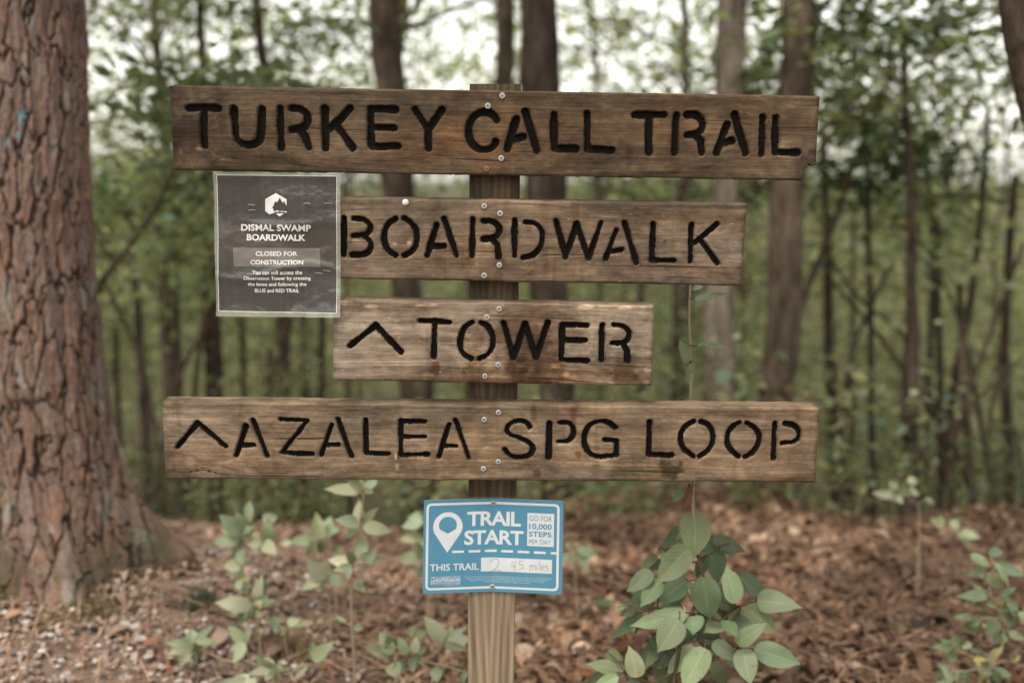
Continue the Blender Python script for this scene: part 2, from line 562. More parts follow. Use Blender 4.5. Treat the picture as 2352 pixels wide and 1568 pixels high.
# root of the sign: foot of the post
uvb = on_sign(1128, 1500, -BOARD_T)
foot_v = -1.35
ROOT_UVW = np.array([uvb[0], foot_v, -BOARD_T - POST_W / 2])
def sign_world(u, v, w):
    return O_W + X_W * u + UP_W * v + N_W * w
sign_root = empty("trail_signpost", sign_world(*ROOT_UVW),
                  "weathered wooden trail signpost with four carved boards screwed to one post", "signpost")
SROT = Matrix((( *X_W[:1], UP_W[0], N_W[0]), (X_W[1], UP_W[1], N_W[1]), (X_W[2], UP_W[2], N_W[2])))
sign_root.rotation_euler = SROT.to_euler()
def L(u, v, w):
    return np.stack(np.broadcast_arrays(np.asarray(u, float) - ROOT_UVW[0], np.asarray(v, float) - ROOT_UVW[1], np.asarray(w, float) - ROOT_UVW[2]), -1)

# post ----------------------------------------------------------------
def make_post():
    tl, tr = on_sign(1078, 193, -BOARD_T), on_sign(1197, 193, -BOARD_T)
    bl, br = on_sign(1074.5, 1500, -BOARD_T), on_sign(1182, 1500, -BOARD_T)
    nrow, seg = 240, 40
    vs = np.linspace(foot_v, tl[1], nrow)
    per = np.linspace(0, 4, seg, endpoint=False)
    V = []; tint = []
    shades = [on_sign(1130, y)[1] for y in (412, 652, 882, 1106)]
    for v in vs:
        f = (v - bl[1]) / (tl[1] - bl[1])
        ul = bl[0] + (tl[0] - bl[0]) * f
        ur = br[0] + (tr[0] - br[0]) * f
        w0, w1 = -BOARD_T - POST_W, -BOARD_T
        k = per.astype(int); q = per - k
        r = 0.004
        uu = np.select([k == 0, k == 1, k == 2, k == 3], [ul + (ur - ul) * q, ur + 0 * q, ur + (ul - ur) * q, ul + 0 * q])
        ww = np.select([k == 0, k == 1, k == 2, k == 3], [w1 + 0 * q, w1 + (w0 - w1) * q, w0 + 0 * q, w0 + (w1 - w0) * q])
        cu, cw = (ul + ur) / 2, (w0 + w1) / 2
        corner = np.minimum(q, 1 - q) < 0.02
        uu = np.where(corner, cu + (uu - cu) * 0.965, uu); ww = np.where(corner, cw + (ww - cw) * 0.965, ww)
        V.append(L(uu, v + 0 * uu, ww))
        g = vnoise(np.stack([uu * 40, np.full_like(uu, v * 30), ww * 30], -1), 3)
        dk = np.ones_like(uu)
        if v > shades[3] - 0.05:      # upper part between the boards tinted dark: painted board shade, plus dirt
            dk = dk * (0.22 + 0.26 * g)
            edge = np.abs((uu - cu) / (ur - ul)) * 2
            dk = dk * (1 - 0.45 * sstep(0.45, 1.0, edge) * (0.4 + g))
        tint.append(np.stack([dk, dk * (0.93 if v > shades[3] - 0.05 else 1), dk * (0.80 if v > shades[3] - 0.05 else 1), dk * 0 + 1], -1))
    V = np.array(V); n = nrow
    i = np.arange(n * seg).reshape(n, seg); j = np.roll(i, -1, 1)
    F = np.stack([i[:-1], j[:-1], j[1:], i[1:]], -1).reshape(-1, 4)
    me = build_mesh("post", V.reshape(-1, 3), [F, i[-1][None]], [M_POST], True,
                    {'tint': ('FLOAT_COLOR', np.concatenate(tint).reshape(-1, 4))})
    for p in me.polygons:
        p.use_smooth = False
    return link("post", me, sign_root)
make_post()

# boards --------------------------------------------------------------
def seg_dist(P, a, b):
    ab = b - a
    t = np.clip(((P - a) @ ab) / max(ab @ ab, 1e-12), 0, 1)
    return np.linalg.norm(P - (a + t[:, None] * ab), axis=1)

def make_board(corners, strokes, wood, seed, outline=None, knots=(), stains=(), label=None, res=0.00125, grain_dir=0.0):
    """corners: TL TR BR BL in picture px; strokes: list of (polyline px, width px)"""
    TL, TR, BR, BL = [on_sign(*c) for c in corners]
    wid = np.linalg.norm(TR - TL); hei = np.linalg.norm(BL - TL)
    nx, ny = int(wid / res), int(hei / res)
    s, t = np.meshgrid(np.linspace(0, 1, nx + 1), np.linspace(0, 1, ny + 1))
    s = s.ravel(); t = t.ravel()
    UV = (TL[None] * ((1 - s) * (1 - t))[:, None] + TR[None] * (s * (1 - t))[:, None] + BR[None] * (s * t)[:, None] + BL[None] * ((1 - s) * t)[:, None])
    N = len(UV)
    # worn outline: edges wander a little
    e_t, e_b = t * hei, (1 - t) * hei
    e_l, e_r = s * wid, (1 - s) * wid
    ed = np.minimum(np.minimum(e_t, e_b), np.minimum(e_l, e_r))
    wob = fbm(np.stack([UV[:, 0] * 30, UV[:, 1] * 8, np.full(N, seed)], -1), seed, 4) - 0.5
    axis_v = (BL - TL) / hei
    UV = UV + axis_v[None] * ((wob * 0.0035) * (1 - np.clip(np.minimum(e_t, e_b) / 0.012, 0, 1)))[:, None]
    rag = fbm(np.stack([UV[:, 0] * 260, UV[:, 1] * 160, np.full(N, 0.3)], -1), seed + 3, 3)
    # distance to the routed strokes
    sd_ = np.full(N, 9.0)
    for poly, wpx in strokes:
        P = np.array([on_sign(*q) for q in poly])
        hw = 0.5 * wpx * 0.000785
        if len(P) > 2 and np.linalg.norm(P[0] - P[-1]) > 0 and len(P) >= 5:
            P = spline(P, len(P) * 3)
        lo, hi = P.min(0) - 0.02, P.max(0) + 0.02
        idx = np.nonzero((UV[:, 0] > lo[0]) & (UV[:, 0] < hi[0]) & (UV[:, 1] > lo[1]) & (UV[:, 1] < hi[1]))[0]
        if not len(idx): continue
        q = UV[idx]
        d = np.full(len(idx), 9.0)
        for k in range(len(P) - 1):
            d = np.minimum(d, seg_dist(q, P[k], P[k + 1]))
        wv = vnoise(np.stack([q[:, 0] * 45, q[:, 1] * 45, np.full(len(q), 1.1)], -1), seed + 9) - 0.5
        sd_[idx] = np.minimum(sd_[idx], d - hw - wv * 0.0026)
    sd_ = sd_ - (rag - 0.5) * 0.0022
    dep = 0.0075 * np.sqrt(np.clip(1 - (1 - np.clip(-sd_ / 0.0055, 0, 1)) ** 2, 0, 1))
    w = -dep
    w = w - 0.0022 * (1 - np.clip(ed / 0.004, 0, 1)) ** 2 * (0.5 + rag)
    w = w + (fbm(np.stack([UV[:, 0] * 3, UV[:, 1] * 9, np.full(N, seed)], -1), seed + 5, 2) - 0.5) * 0.0012
    w = w - 0.0007 * (fbm(np.stack([UV[:, 0] * 9, UV[:, 1] * 420, np.full(N, seed)], -1), seed + 6, 2))
    # grain coordinate, bent round the knots
    gv = UV[:, 1] - (UV[:, 0] - TL[0]) * (TR[1] - TL[1]) / (TR[0] - TL[0])
    gv = gv + (fbm(np.stack([UV[:, 0] * 2.2, UV[:, 1] * 4, np.full(N, seed + .5)], -1), seed + 8, 2) - 0.5) * 0.03
    tint = np.ones((N, 3))
    for (kx, ky, ru, rv, dark) in knots:
        c = on_sign(kx, ky)
        du, dv = (UV[:, 0] - c[0]) / ru, (UV[:, 1] - c[1]) / rv
        r = np.sqrt(du ** 2 + dv ** 2)
        gv = gv + np.sign(dv) * rv * 1.1 * np.exp(-r ** 2 / 2.2) * np.clip(np.abs(dv) * 3, 0, 1) + 0.002 * np.sin(r * 14) * np.exp(-r / 1.6)
        m = (1 - sstep(0.55, 1.1, r + (rag - 0.5) * 0.5)) * dark
        tint *= (1 - m)[:, None] * np.array([1, 1, 1]) + m[:, None] * np.array([0.36, 0.30, 0.27])
        ringm = np.exp(-(r - 1.5) ** 2 / 1.4) * (0.5 + 0.5 * np.sin(r * 13 + 9 * rag)) * 0.30 * dark
        tint *= (1 - ringm)[:, None]
    # damp, dark wear along the upper edge; pale sun-bleached arris
    nz = fbm(np.stack([UV[:, 0] * 12, UV[:, 1] * 60, np.full(N, seed + .2)], -1), seed + 11, 4)
    top = (1 - sstep(0.0, 0.030, e_t + (nz - 0.5) * 0.035)) * 0.55
    tint *= (1 - top)[:, None] * np.ones(3) + top[:, None] * np.array([0.48, 0.47, 0.42])
    lip = (1 - sstep(0.0, 0.003, e_t + (nz - 0.5) * 0.006)) * sstep(0.42, 0.6, nz)
    tint *= 1 + lip[:, None] * 0.7
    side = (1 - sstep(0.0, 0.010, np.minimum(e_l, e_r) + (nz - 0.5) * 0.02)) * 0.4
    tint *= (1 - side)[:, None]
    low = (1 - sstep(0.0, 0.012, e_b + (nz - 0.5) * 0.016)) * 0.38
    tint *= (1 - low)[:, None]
    # water-darkened wood right by the grooves
    ring_d = np.exp(-np.clip(sd_, 0, 1) / 0.0035) * sstep(0.35, 0.7, nz) * 0.35
    tint *= (1 - ring_d)[:, None]
    for (sx, sy, ru, rv, rgb, amt) in stains:
        c = on_sign(sx, sy)
        r = np.sqrt(((UV[:, 0] - c[0]) / (ru * 0.000785)) ** 2 + ((UV[:, 1] - c[1]) / (rv * 0.000785)) ** 2)
        nn = fbm(np.stack([UV[:, 0] * 90, UV[:, 1] * 90, np.full(N, sx)], -1), 21, 4)
        m = (1 - sstep(0.45, 1.15, r + (nn - 0.5) * 1.3)) * amt
        tint *= (1 - m)[:, None] + m[:, None] * np.array(rgb)
    front = L(UV[:, 0], UV[:, 1], w)
    grain = np.stack([UV[:, 0], gv, w], -1)
    col4 = np.concatenate([tint, np.ones((N, 1))], 1)
    cell_in = np.ones((ny, nx), bool)
    if outline is not None:
        P = np.array([on_sign(*q) for q in outline])
        cc = UV.reshape(ny + 1, nx + 1, 2)
        ctr = (cc[:-1, :-1] + cc[1:, 1:]) / 2
        inside = np.zeros((ny, nx), bool)
        for k in range(len(P)):
            a, b = P[k], P[(k + 1) % len(P)]
            cond = (a[1] > ctr[..., 1]) != (b[1] > ctr[..., 1])
            xi = a[0] + (ctr[..., 1] - a[1]) * (b[0] - a[0]) / (b[1] - a[1] + 1e-12)
            inside ^= cond & (ctr[..., 0] < xi)
        cell_in &= inside
    idx = np.arange(N).reshape(ny + 1, nx + 1)
    quads = np.stack([idx[:-1, :-1], idx[1:, :-1], idx[1:, 1:], idx[:-1, 1:]], -1)
    sdg = sd_.reshape(ny + 1, nx + 1)
    cell_sd = (sdg[:-1, :-1] + sdg[1:, 1:] + sdg[1:, :-1] + sdg[:-1, 1:]) / 4
    is_let = (cell_sd < -0.0013) & cell_in
    # walls
    pad = np.pad(cell_in, 1)
    c = pad[1:-1, 1:-1]
    W = []
    for (dy, dx, a, b) in ((-1, 0, (0, 0), (0, 1)), (1, 0, (1, 1), (1, 0)), (0, -1, (1, 0), (0, 0)), (0, 1, (0, 1), (1, 1))):
        m = c & ~pad[1 + dy:1 + dy + ny, 1 + dx:1 + dx + nx]
        yy, xx = np.nonzero(m)
        W.append(np.stack([idx[yy + a[0], xx + a[1]], idx[yy + b[0], xx + b[1]]], -1))
    W = np.concatenate(W)
    # thickness in steps so that the edge faces carry texture
    depths = [0.0, -0.013, -0.026, -BOARD_T]
    used = np.unique(W)
    remap = {}
    verts = [front]; grains = [grain]; cols = [col4]
    edge_col = np.concatenate([np.clip(tint[used], 0.5, 1.0) * np.array([1.0, 0.98, 0.94]), np.ones((len(used), 1))], 1)
    look = np.full(N, -1)
    rows = [None]
    base = N
    rows = []
    for d in depths:
        lk = look.copy(); lk[used] = np.arange(len(used)) + base
        rows.append(lk)
        uvu = UV[used]
        ww = (w[used] if d == 0.0 else np.full(len(used), d))
        verts.append(L(uvu[:, 0], uvu[:, 1], ww)); grains.append(np.stack([uvu[:, 0], gv[used] + ww * 0.6, ww], -1)); cols.append(edge_col)
        base += len(used)
    wallF = []
    for k in range(len(depths) - 1):
        r0, r1 = rows[k], rows[k + 1]
        wallF.append(np.stack([r0[W[:, 0]], r0[W[:, 1]], r1[W[:, 1]], r1[W[:, 0]]], -1))
    # back
    ol = [TL, TR, BR, BL] if outline is None else [on_sign(*q) for q in outline]
    bk = L(np.array([q[0] for q in ol]), np.array([q[1] for q in ol]), np.full(len(ol), -BOARD_T))
    verts.append(bk); grains.append(np.stack([[q[0] for q in ol], [q[1] for q in ol], np.full(len(ol), -BOARD_T)], -1)); cols.append(np.ones((len(ol), 4)))
    backF = (np.arange(len(ol)) + base)[None]
    Vall, Gall, Call = np.concatenate(verts), np.concatenate(grains), np.concatenate(cols)
    def compact(F_list):
        u = np.unique(np.concatenate([f.ravel() for f in F_list]))
        lk = np.full(len(Vall), -1); lk[u] = np.arange(len(u))
        return u, [lk[f] for f in F_list]
    fF = quads[cell_in & ~is_let]
    u, FF = compact([fF, np.concatenate(wallF), backF])
    me = build_mesh("board", Vall[u], FF, [wood], True, {'tint': ('FLOAT_COLOR', Call[u]), 'grain': ('FLOAT_VECTOR', Gall[u])})
    # flat walls/back
    b = link("board", me, sign_root)
    tag(b, label)
    lF = quads[is_let]
    u, FF = compact([lF])
    le = link("carved_lettering", build_mesh("carved_lettering", Vall[u], FF, [M_GROOVE], True), b)
    return b

# lettering, as polylines measured on close views ----------------------
def px(z, strokes, w):
    return [([z(*q) for q in poly], ww if ww else w) for poly, ww in [(s if isinstance(s, tuple) and isinstance(s[0], list) else (s, None)) for s in strokes]]

zA = zoomer(640, 300, 1400, 2352); zB = zoomer(1900, 300, 1440, 2352)
zC = zoomer(1320, 760, 1720, 2352); zD = zoomer(1300, 1170, 1380, 2352)
zE = zoomer(620, 1580, 1400, 2352); zF = zoomer(1900, 1580, 1420, 2352)

b1 = px(zA, [
    [(188, 226), (240, 220), (385, 228)], [(293, 240), (290, 360), (295, 478)],
    [(495, 230), (503, 350), (512, 425), (545, 465), (600, 478), (648, 462), (672, 420), (680, 340), (684, 235)],
    [(806, 230), (809, 360), (813, 492)], [(885, 228), (940, 232), (980, 265), (990, 312), (970, 350), (930, 366), (885, 372)], [(938, 375), (975, 418), (998, 492)],
    [(1106, 230), (1108, 360), (1110, 497)], [(1277, 228), (1210, 300), (1138, 364)], [(1190, 350), (1240, 420), (1292, 492)],
    [(1415, 234), (1416, 360), (1420, 482)], [(1415, 232), (1582, 234)], [(1420, 355), (1575, 357)], [(1420, 482), (1595, 484)],
    [(1712, 236), (1800, 372)], [(1892, 240), (1800, 376)], [(1800, 376), (1803, 497)],
    [(2262, 305), (2235, 270), (2190, 254), (2140, 264), (2096, 300), (2074, 360), (2080, 430), (2105, 475), (2150, 503), (2200, 505), (2245, 480), (2258, 450)],
], 18.5)
b1 += px(zB, [
    [(270, 292), (210, 490)], [(330, 245), (365, 360), (405, 497)], [(245, 425), (316, 408)],
    [(517, 260), (518, 485), (662, 487)], [(735, 254), (738, 487), (893, 495)],
    [(1045, 262), (1240, 262)], [(1140, 275), (1138, 507)],
    [(1317, 270), (1308, 512)], [(1388, 264), (1440, 265), (1480, 295), (1490, 338), (1470, 373), (1430, 390), (1385, 396)], [(1448, 400), (1478, 432), (1484, 507)],
    [(1648, 328), (1580, 512)], [(1700, 265), (1735, 390), (1772, 512)], [(1610, 446), (1682, 432)],
    [(1883, 280), (1875, 517)], [(1968, 285), (1962, 507), (2110, 510)],
], 18.5)
ol1 = [zA(60, 72), zB(2254, 138), zB(2244, 320), zB(2229, 555), zB(2224, 588), zB(2200, 596), zB(2183, 576), zB(2160, 590), zB(2142, 622), zB(2133, 690), zA(88, 640)]
make_board([zA(60, 72), zB(2254, 138), zB(2228, 694), zA(88, 640)], b1, WOODS[0], 11, ol1,
           knots=[(*zA(195, 400), 0.036, 0.036, 0.85), (*zB(2120, 370), 0.05, 0.03, 0.15)],
           stains=[(*zA(600, 560), 90, 26, (0.6, 0.55, 0.5), 0.7), (*zB(870, 570), 60, 40, (0.58, 0.5, 0.42), 0.8), (*zB(650, 580), 60, 26, (0.6, 0.55, 0.5), 0.7),
                   (*zB(2180, 620), 40, 50, (0.4, 0.36, 0.33), 0.9), (*zA(2150, 560), 50, 60, (1.5, 1.15, 0.75), 0.6), (*zB(200, 400), 40, 80, (1.35, 1.05, 0.75), 0.6),
                   (*zB(1250, 330), 130, 60, (1.32, 1.08, 0.84), 0.6), (*zB(620, 420), 120, 60, (1.28, 1.06, 0.84), 0.6), (*zA(900, 330), 160, 50, (1.2, 1.04, 0.88), 0.5), (*zA(1700, 480), 120, 50, (1.3, 1.05, 0.8), 0.6), (*zA(270, 490), 10, 6, (4, 4, 3.8), 0.8), (*zA(1970, 400), 60, 60, (1.3, 1.0, 0.75), 0.6), (*zA(60, 300), 30, 200, (0.65, 0.6, 0.55), 0.6)],
           label="dark weathered top board carved turkey call trail, lower right corner broken")

b2 = px(zC, [
    [(75, 155), (73, 355)], [(132, 158), (180, 162), (214, 188), (218, 222), (192, 246), (130, 254)], [(185, 256), (216, 285), (220, 325), (190, 352), (120, 358)],
    [(358, 160), (320, 185), (298, 230), (296, 280), (315, 330), (358, 360)], [(405, 155), (445, 185), (470, 230), (472, 290), (450, 335), (408, 360)],
    [(583, 195), (530, 362)], [(625, 160), (692, 362)], [(560, 312), (622, 310)],
    [(781, 160), (777, 362)], [(838, 172), (890, 175), (922, 200), (925, 235), (900, 262), (840, 272)], [(890, 275), (915, 302), (922, 370)],
    [(1012, 165), (1010, 364)], [(1070, 177), (1120, 185), (1155, 220), (1163, 265), (1150, 315), (1115, 355), (1058, 372)],
    [(1237, 172), (1290, 370)], [(1290, 370), (1352, 188)], [(1352, 188), (1415, 375)], [(1415, 375), (1485, 178)],
    [(1567, 222), (1510, 378)], [(1612, 182), (1678, 402)], [(1545, 338), (1597, 328)],
    [(1770, 188), (1762, 385), (1882, 390)],
    [(1980, 190), (1972, 395)], [(2117, 190), (2000, 290)], [(2035, 285), (2120, 402)],
], 15.5)
make_board([(530, 452), zC(2283, 78), zC(2250, 525), (534, 636)], b2, WOODS[1], 23, None,
           knots=[(*zC(1930, 250), 0.05, 0.016, 0.12)],
           stains=[(*zC(770, 385), 12, 10, (0.8, 0.5, 0.3), 0.8), (*zC(150, 285), 14, 6, (2.6, 2.3, 2.1), 0.9), (*zC(355, 293), 8, 4, (3, 2.7, 2.4), 0.9), (*zC(430, 288), 7, 5, (3, 2.7, 2.4), 0.9),
                   (*zC(1900, 420), 160, 22, (1.25, 1.05, 0.9), 0.5), (*zC(820, 300), 90, 60, (1.35, 1.3, 1.25), 0.6), (*zC(2150, 480), 120, 24, (0.7, 0.62, 0.55), 0.6),
                   (*zC(1180, 420), 60, 20, (0.7, 0.62, 0.55), 0.5), (*zC(1850, 160), 150, 20, (0.8, 0.7, 0.62), 0.5)],
           label="grey brown board carved boardwalk, left end under the notice")

b3 = px(zD, [
    [(172, 368), (345, 226)], [(345, 226), (515, 408)],
    [(652, 195), (850, 208)], [(748, 212), (740, 442)],
    [(1005, 206), (955, 240), (926, 310), (925, 390), (955, 430), (995, 452)], [(1065, 210), (1110, 235), (1145, 300), (1143, 370), (1110, 425), (1055, 452)],
    [(1217, 210), (1285, 447)], [(1285, 447), (1365, 218)], [(1365, 218), (1440, 447)], [(1440, 447), (1520, 208)],
    [(1618, 225), (1612, 462)], [(1618, 223), (1787, 225)], [(1630, 328), (1772, 330)], [(1612, 462), (1787, 466)],
    [(1892, 225), (1885, 465)], [(1970, 224), (2030, 232), (2070, 268), (2072, 310), (2040, 343), (1960, 350)], [(2038, 360), (2060, 398), (2065, 467)],
], 16.0)
make_board([zD(56, 52), zD(2246, 96), zD(2230, 636), zD(52, 598)], b3, WOODS[2], 37, None,
           stains=[(*zD(1450, 470), 70, 90, (0.50, 0.40, 0.30), 0.85), (*zD(1310, 520), 26, 70, (0.48, 0.38, 0.28), 0.9), (*zD(1030, 520), 28, 60, (0.52, 0.42, 0.32), 0.85),
                   (*zD(750, 510), 12, 30, (0.45, 0.3, 0.2), 0.9), (*zD(1400, 230), 120, 70, (0.60, 0.44, 0.33), 0.75), (*zD(1800, 500), 240, 30, (0.52, 0.42, 0.32), 0.75),
                   (*zD(2060, 580), 40, 60, (0.5, 0.38, 0.27), 0.8), (*zD(1680, 300), 40, 40, (0.7, 0.6, 0.48), 0.6), (*zD(1600, 560), 300, 14, (0.55, 0.43, 0.33), 0.6),
                   (*zD(1300, 600), 400, 7, (0.6, 0.36, 0.22), 0.8), (*zD(540, 330), 130, 14, (0.7, 0.6, 0.52), 0.7), (*zD(160, 430), 60, 10, (0.72, 0.62, 0.52), 0.6),
                   (*zD(1020, 330), 30, 60, (0.62, 0.5, 0.4), 0.6), (*zD(1640, 560), 9, 6, (2.6, 2.4, 2.2), 0.9), (*zD(1570, 500), 12, 6, (2.3, 2.1, 1.9), 0.9), (*zD(1760, 100), 26, 6, (2.2, 2.1, 2.0), 0.9),
                   (*zD(2040, 105), 24, 5, (2.2, 2.1, 2.0), 0.9), (*zD(320, 95), 20, 4, (2.2, 2.1, 2.0), 0.9), (*zD(700, 85), 30, 4, (2.0, 1.9, 1.8), 0.9), (*zD(90, 70), 40, 8, (2.2, 2.1, 2.0), 0.9)],
           label="short bleached board carved tower with an upward arrow")

b4 = px(zE, [
    [(145, 352), (285, 190)], [(285, 190), (470, 348)],
    [(610, 212), (545, 408)], [(657, 170), (750, 410)], [(580, 342), (662, 338)],
    [(845, 166), (1022, 176)], [(1022, 176), (852, 388)], [(852, 388), (1052, 400)],
    [(1187, 200), (1118, 404)], [(1227, 165), (1318, 412)], [(1155, 340), (1230, 335)],
    [(1415, 170), (1417, 395), (1568, 397)],
    [(1650, 180), (1652, 405)], [(1650, 178), (1815, 182)], [(1665, 283), (1812, 283)], [(1652, 405), (1832, 402)],
    [(1978, 200), (1908, 417)], [(2018, 170), (2108, 427)], [(1950, 345), (2022, 345)],
], 14.8)
b4 += px(zF, [
    [(365, 215), (340, 185), (290, 174), (240, 190), (213, 228), (228, 262), (290, 287), (355, 318), (382, 358), (365, 395), (310, 415), (250, 410), (215, 385), (198, 362)],
    ([(495, 190), (490, 415)], 17), [(565, 185), (625, 190), (652, 225), (650, 270), (620, 305), (555, 312)],
    [(928, 218), (890, 190), (835, 176), (775, 195), (738, 240), (725, 300), (735, 350), (770, 395), (830, 412), (885, 405)], [(860, 300), (938, 310), (938, 400), (880, 408)],
    [(1160, 178), (1152, 398), (1305, 403)],
    [(1450, 178), (1405, 205), (1370, 250), (1365, 310), (1390, 365), (1450, 412)], [(1500, 178), (1550, 205), (1575, 260), (1575, 320), (1545, 370), (1490, 410)],
    [(1755, 186), (1710, 215), (1680, 260), (1675, 320), (1700, 370), (1748, 412)], [(1800, 188), (1850, 215), (1885, 270), (1880, 330), (1840, 385), (1795, 410)],
    [(1990, 190), (1980, 422)], [(2055, 192), (2115, 205), (2150, 245), (2145, 290), (2110, 315), (2040, 322)],
], 15.2)
make_board([zE(42, 50), zF(2286, 88), zF(2258, 580), zE(72, 561)], b4, WOODS[3], 53, None,
           knots=[(*zE(330, 458), 0.022, 0.012, 0.4), (*zF(375, 450), 0.016, 0.008, 0.4)],
           stains=[(*zF(1050, 510), 80, 14, (0.45, 0.52, 0.25), 0.8), (*zF(1295, 500), 34, 30, (0.24, 0.26, 0.13), 0.95), (*zF(385, 110), 10, 26, (0.6, 0.4, 0.28), 0.85),
                   (*zF(655, 120), 9, 24, (0.6, 0.4, 0.28), 0.85), (*zF(415, 520), 12, 10, (0.5, 0.33, 0.22), 0.9), (*zF(685, 390), 8, 10, (0.6, 0.32, 0.2), 0.9), (*zF(30, 350), 110, 100, (1.12, 0.98, 0.75), 0.7),
                   (*zE(800, 510), 70, 24, (0.72, 0.62, 0.52), 0.6), (*zE(1450, 520), 60, 20, (0.8, 0.92, 0.6), 0.6), (*zE(140, 385), 18, 10, (0.8, 0.5, 0.35), 0.8),
                   (*zE(1618, 412), 2.2, 9, (4.5, 4.4, 4.2), 0.9), (*zE(1627, 480), 5, 9, (3, 3, 2.9), 0.7), (*zE(2230, 350), 9, 5, (1.8, 1.6, 1.1), 0.9), (*zE(400, 420), 120, 40, (1.25, 1.2, 1.15), 0.6),
                   (*zE(1000, 300), 200, 40, (1.15, 1.1, 1.0), 0.5), (*zF(600, 380), 130, 40, (1.3, 1.22, 1.1), 0.6), (*zF(2000, 550), 200, 14, (0.7, 0.6, 0.5), 0.6)],
           label="long brown board carved azalea spg loop with an upward arrow")
boards = [o for o in sign_root.children if o.name.startswith("board")]

# screws ---------------------------------------------------------------
M_SCREW = plain("screw_zinc", (0.34, 0.335, 0.32), 0.6, 0.3)
M_SCREW_GREY = plain("screw_grey", (0.30, 0.33, 0.29), 0.5, 0.3)
M_RUST = plain("screw_rust", (0.24, 0.10, 0.045), 0.75, 0.2)
M_RECESS = plain("screw_recess", (0.025, 0.017, 0.012), 0.7)
def screw_mesh(name, u, v, w, R, rot, mat, conv=L):
    n = 20
    a = np.linspace(0, 2 * math.pi, n, endpoint=False)
    acc = []; Vs = []; 
    for rr, hh in ((R, 0.0), (R, 0.0012), (R * 0.88, 0.0018)):
        Vs.append(np.stack([u + rr * np.cos(a), v + rr * np.sin(a), np.full(n, w + hh)], -1))
    Vs = np.concatenate(Vs)
    i = np.arange(3 * n).reshape(3, n); j = np.roll(i, -1, 1)
    F4 = np.stack([i[:-1], j[:-1], j[1:], i[1:]], -1).reshape(-1, 4)
    cross = []
    base = len(Vs); Cv = []; Cf = []
    for k in range(2):
        th = rot + k * math.pi / 2
        d = np.array([math.cos(th), math.sin(th)]); q = np.array([-d[1], d[0]])
        c = [R * 0.62 * d + R * 0.13 * q, -R * 0.62 * d + R * 0.13 * q, -R * 0.62 * d - R * 0.13 * q, R * 0.62 * d - R * 0.13 * q]
        for z in c:
            Cv.append([u + z[0], v + z[1], w + 0.0020 + 0.0001 * k])
        Cf.append([base + 4 * k + m for m in range(4)])
    Vs = np.concatenate([Vs, np.array(Cv)])
    F4 = np.concatenate([F4, np.array(Cf)])
    mi = np.zeros(len(F4) + 1, int); mi[len(F4) - 2:len(F4)] = 1
    return build_mesh(name, conv(Vs[:, 0], Vs[:, 1], Vs[:, 2]), [F4, i[2][None]], [mat, M_RECESS], False, mat_idx=mi)
SCREWS = [[zA(2300, 140), zA(2203, 208), zA(2293, 560), zA(2195, 630)],
          [zC(844, 87), zC(930, 128), zC(926, 410), zC(843, 467)],
          [zD(1187, 110), zD(1103, 166), zD(1180, 490), zD(1090, 568)],
          [zE(2308, 115), zE(2212, 162), zE(2307, 445), zE(2207, 493)]]
for bi, lst in enumerate(SCREWS):
    for k, q in enumerate(lst):
        u, v = on_sign(*q)
        rusty = (bi == 0 and k == 3)
        o = link("screw", screw_mesh("screw", u, v, 0.0002, 0.0044 if rusty else 0.0048, random.uniform(0, 1.5), M_RUST if rusty else M_SCREW), boards[bi])
        if rusty: tag(o, "rusty screw under the letter c")
# white push pin on the boardwalk board
M_PIN = plain("pin_white", (0.45, 0.45, 0.44), 0.35)
def dome(name, u, v, w, R, H, mat, conv=L):
    n, m = 18, 6
    a = np.linspace(0, 2 * math.pi, n, endpoint=False)
    Vs = [np.stack([u + R * math.cos(p) * np.cos(a), v + R * math.cos(p) * np.sin(a), np.full(n, w + H * math.sin(p))], -1) for p in np.linspace(0, 1.45, m)]
    Vs = np.concatenate(Vs); i = np.arange(n * m).reshape(m, n); j = np.roll(i, -1, 1)
    F4 = np.stack([i[:-1], j[:-1], j[1:], i[1:]], -1).reshape(-1, 4)
    return build_mesh(name, conv(Vs[:, 0], Vs[:, 1], Vs[:, 2]), [F4, i[-1][None]], [mat], True)
u, v = on_sign(*zC(413, 68))
link("thumbtack", dome("thumbtack", u, v, 0, 0.0058, 0.003, M_PIN), boards[1])

# ------------------------------------------------------------------ printed lettering
def text_shapes(txt, bold=0.0, spacing=1.0, res=3):
    cu = bpy.data.curves.new("lettering", 'FONT')
    cu.body = txt
    cu.size = 1.0
    cu.offset = bold
    cu.space_character = spacing
    cu.resolution_u = res
    o = bpy.data.objects.new("lettering", cu)
    COL.objects.link(o)
    bpy.context.view_layer.update()
    dg = bpy.context.evaluated_depsgraph_get()
    me = bpy.data.meshes.new_from_object(o.evaluated_get(dg))
    V = np.empty(len(me.vertices) * 3); me.vertices.foreach_get("co", V)
    V = V.reshape(-1, 3)
    me.calc_loop_triangles()
    T = np.empty(len(me.loop_triangles) * 3, np.int32); me.loop_triangles.foreach_get("vertices", T)
    T = T.reshape(-1, 3)
    bpy.data.objects.remove(o); bpy.data.curves.remove(cu); bpy.data.meshes.remove(me)
    return V[:, :2], T

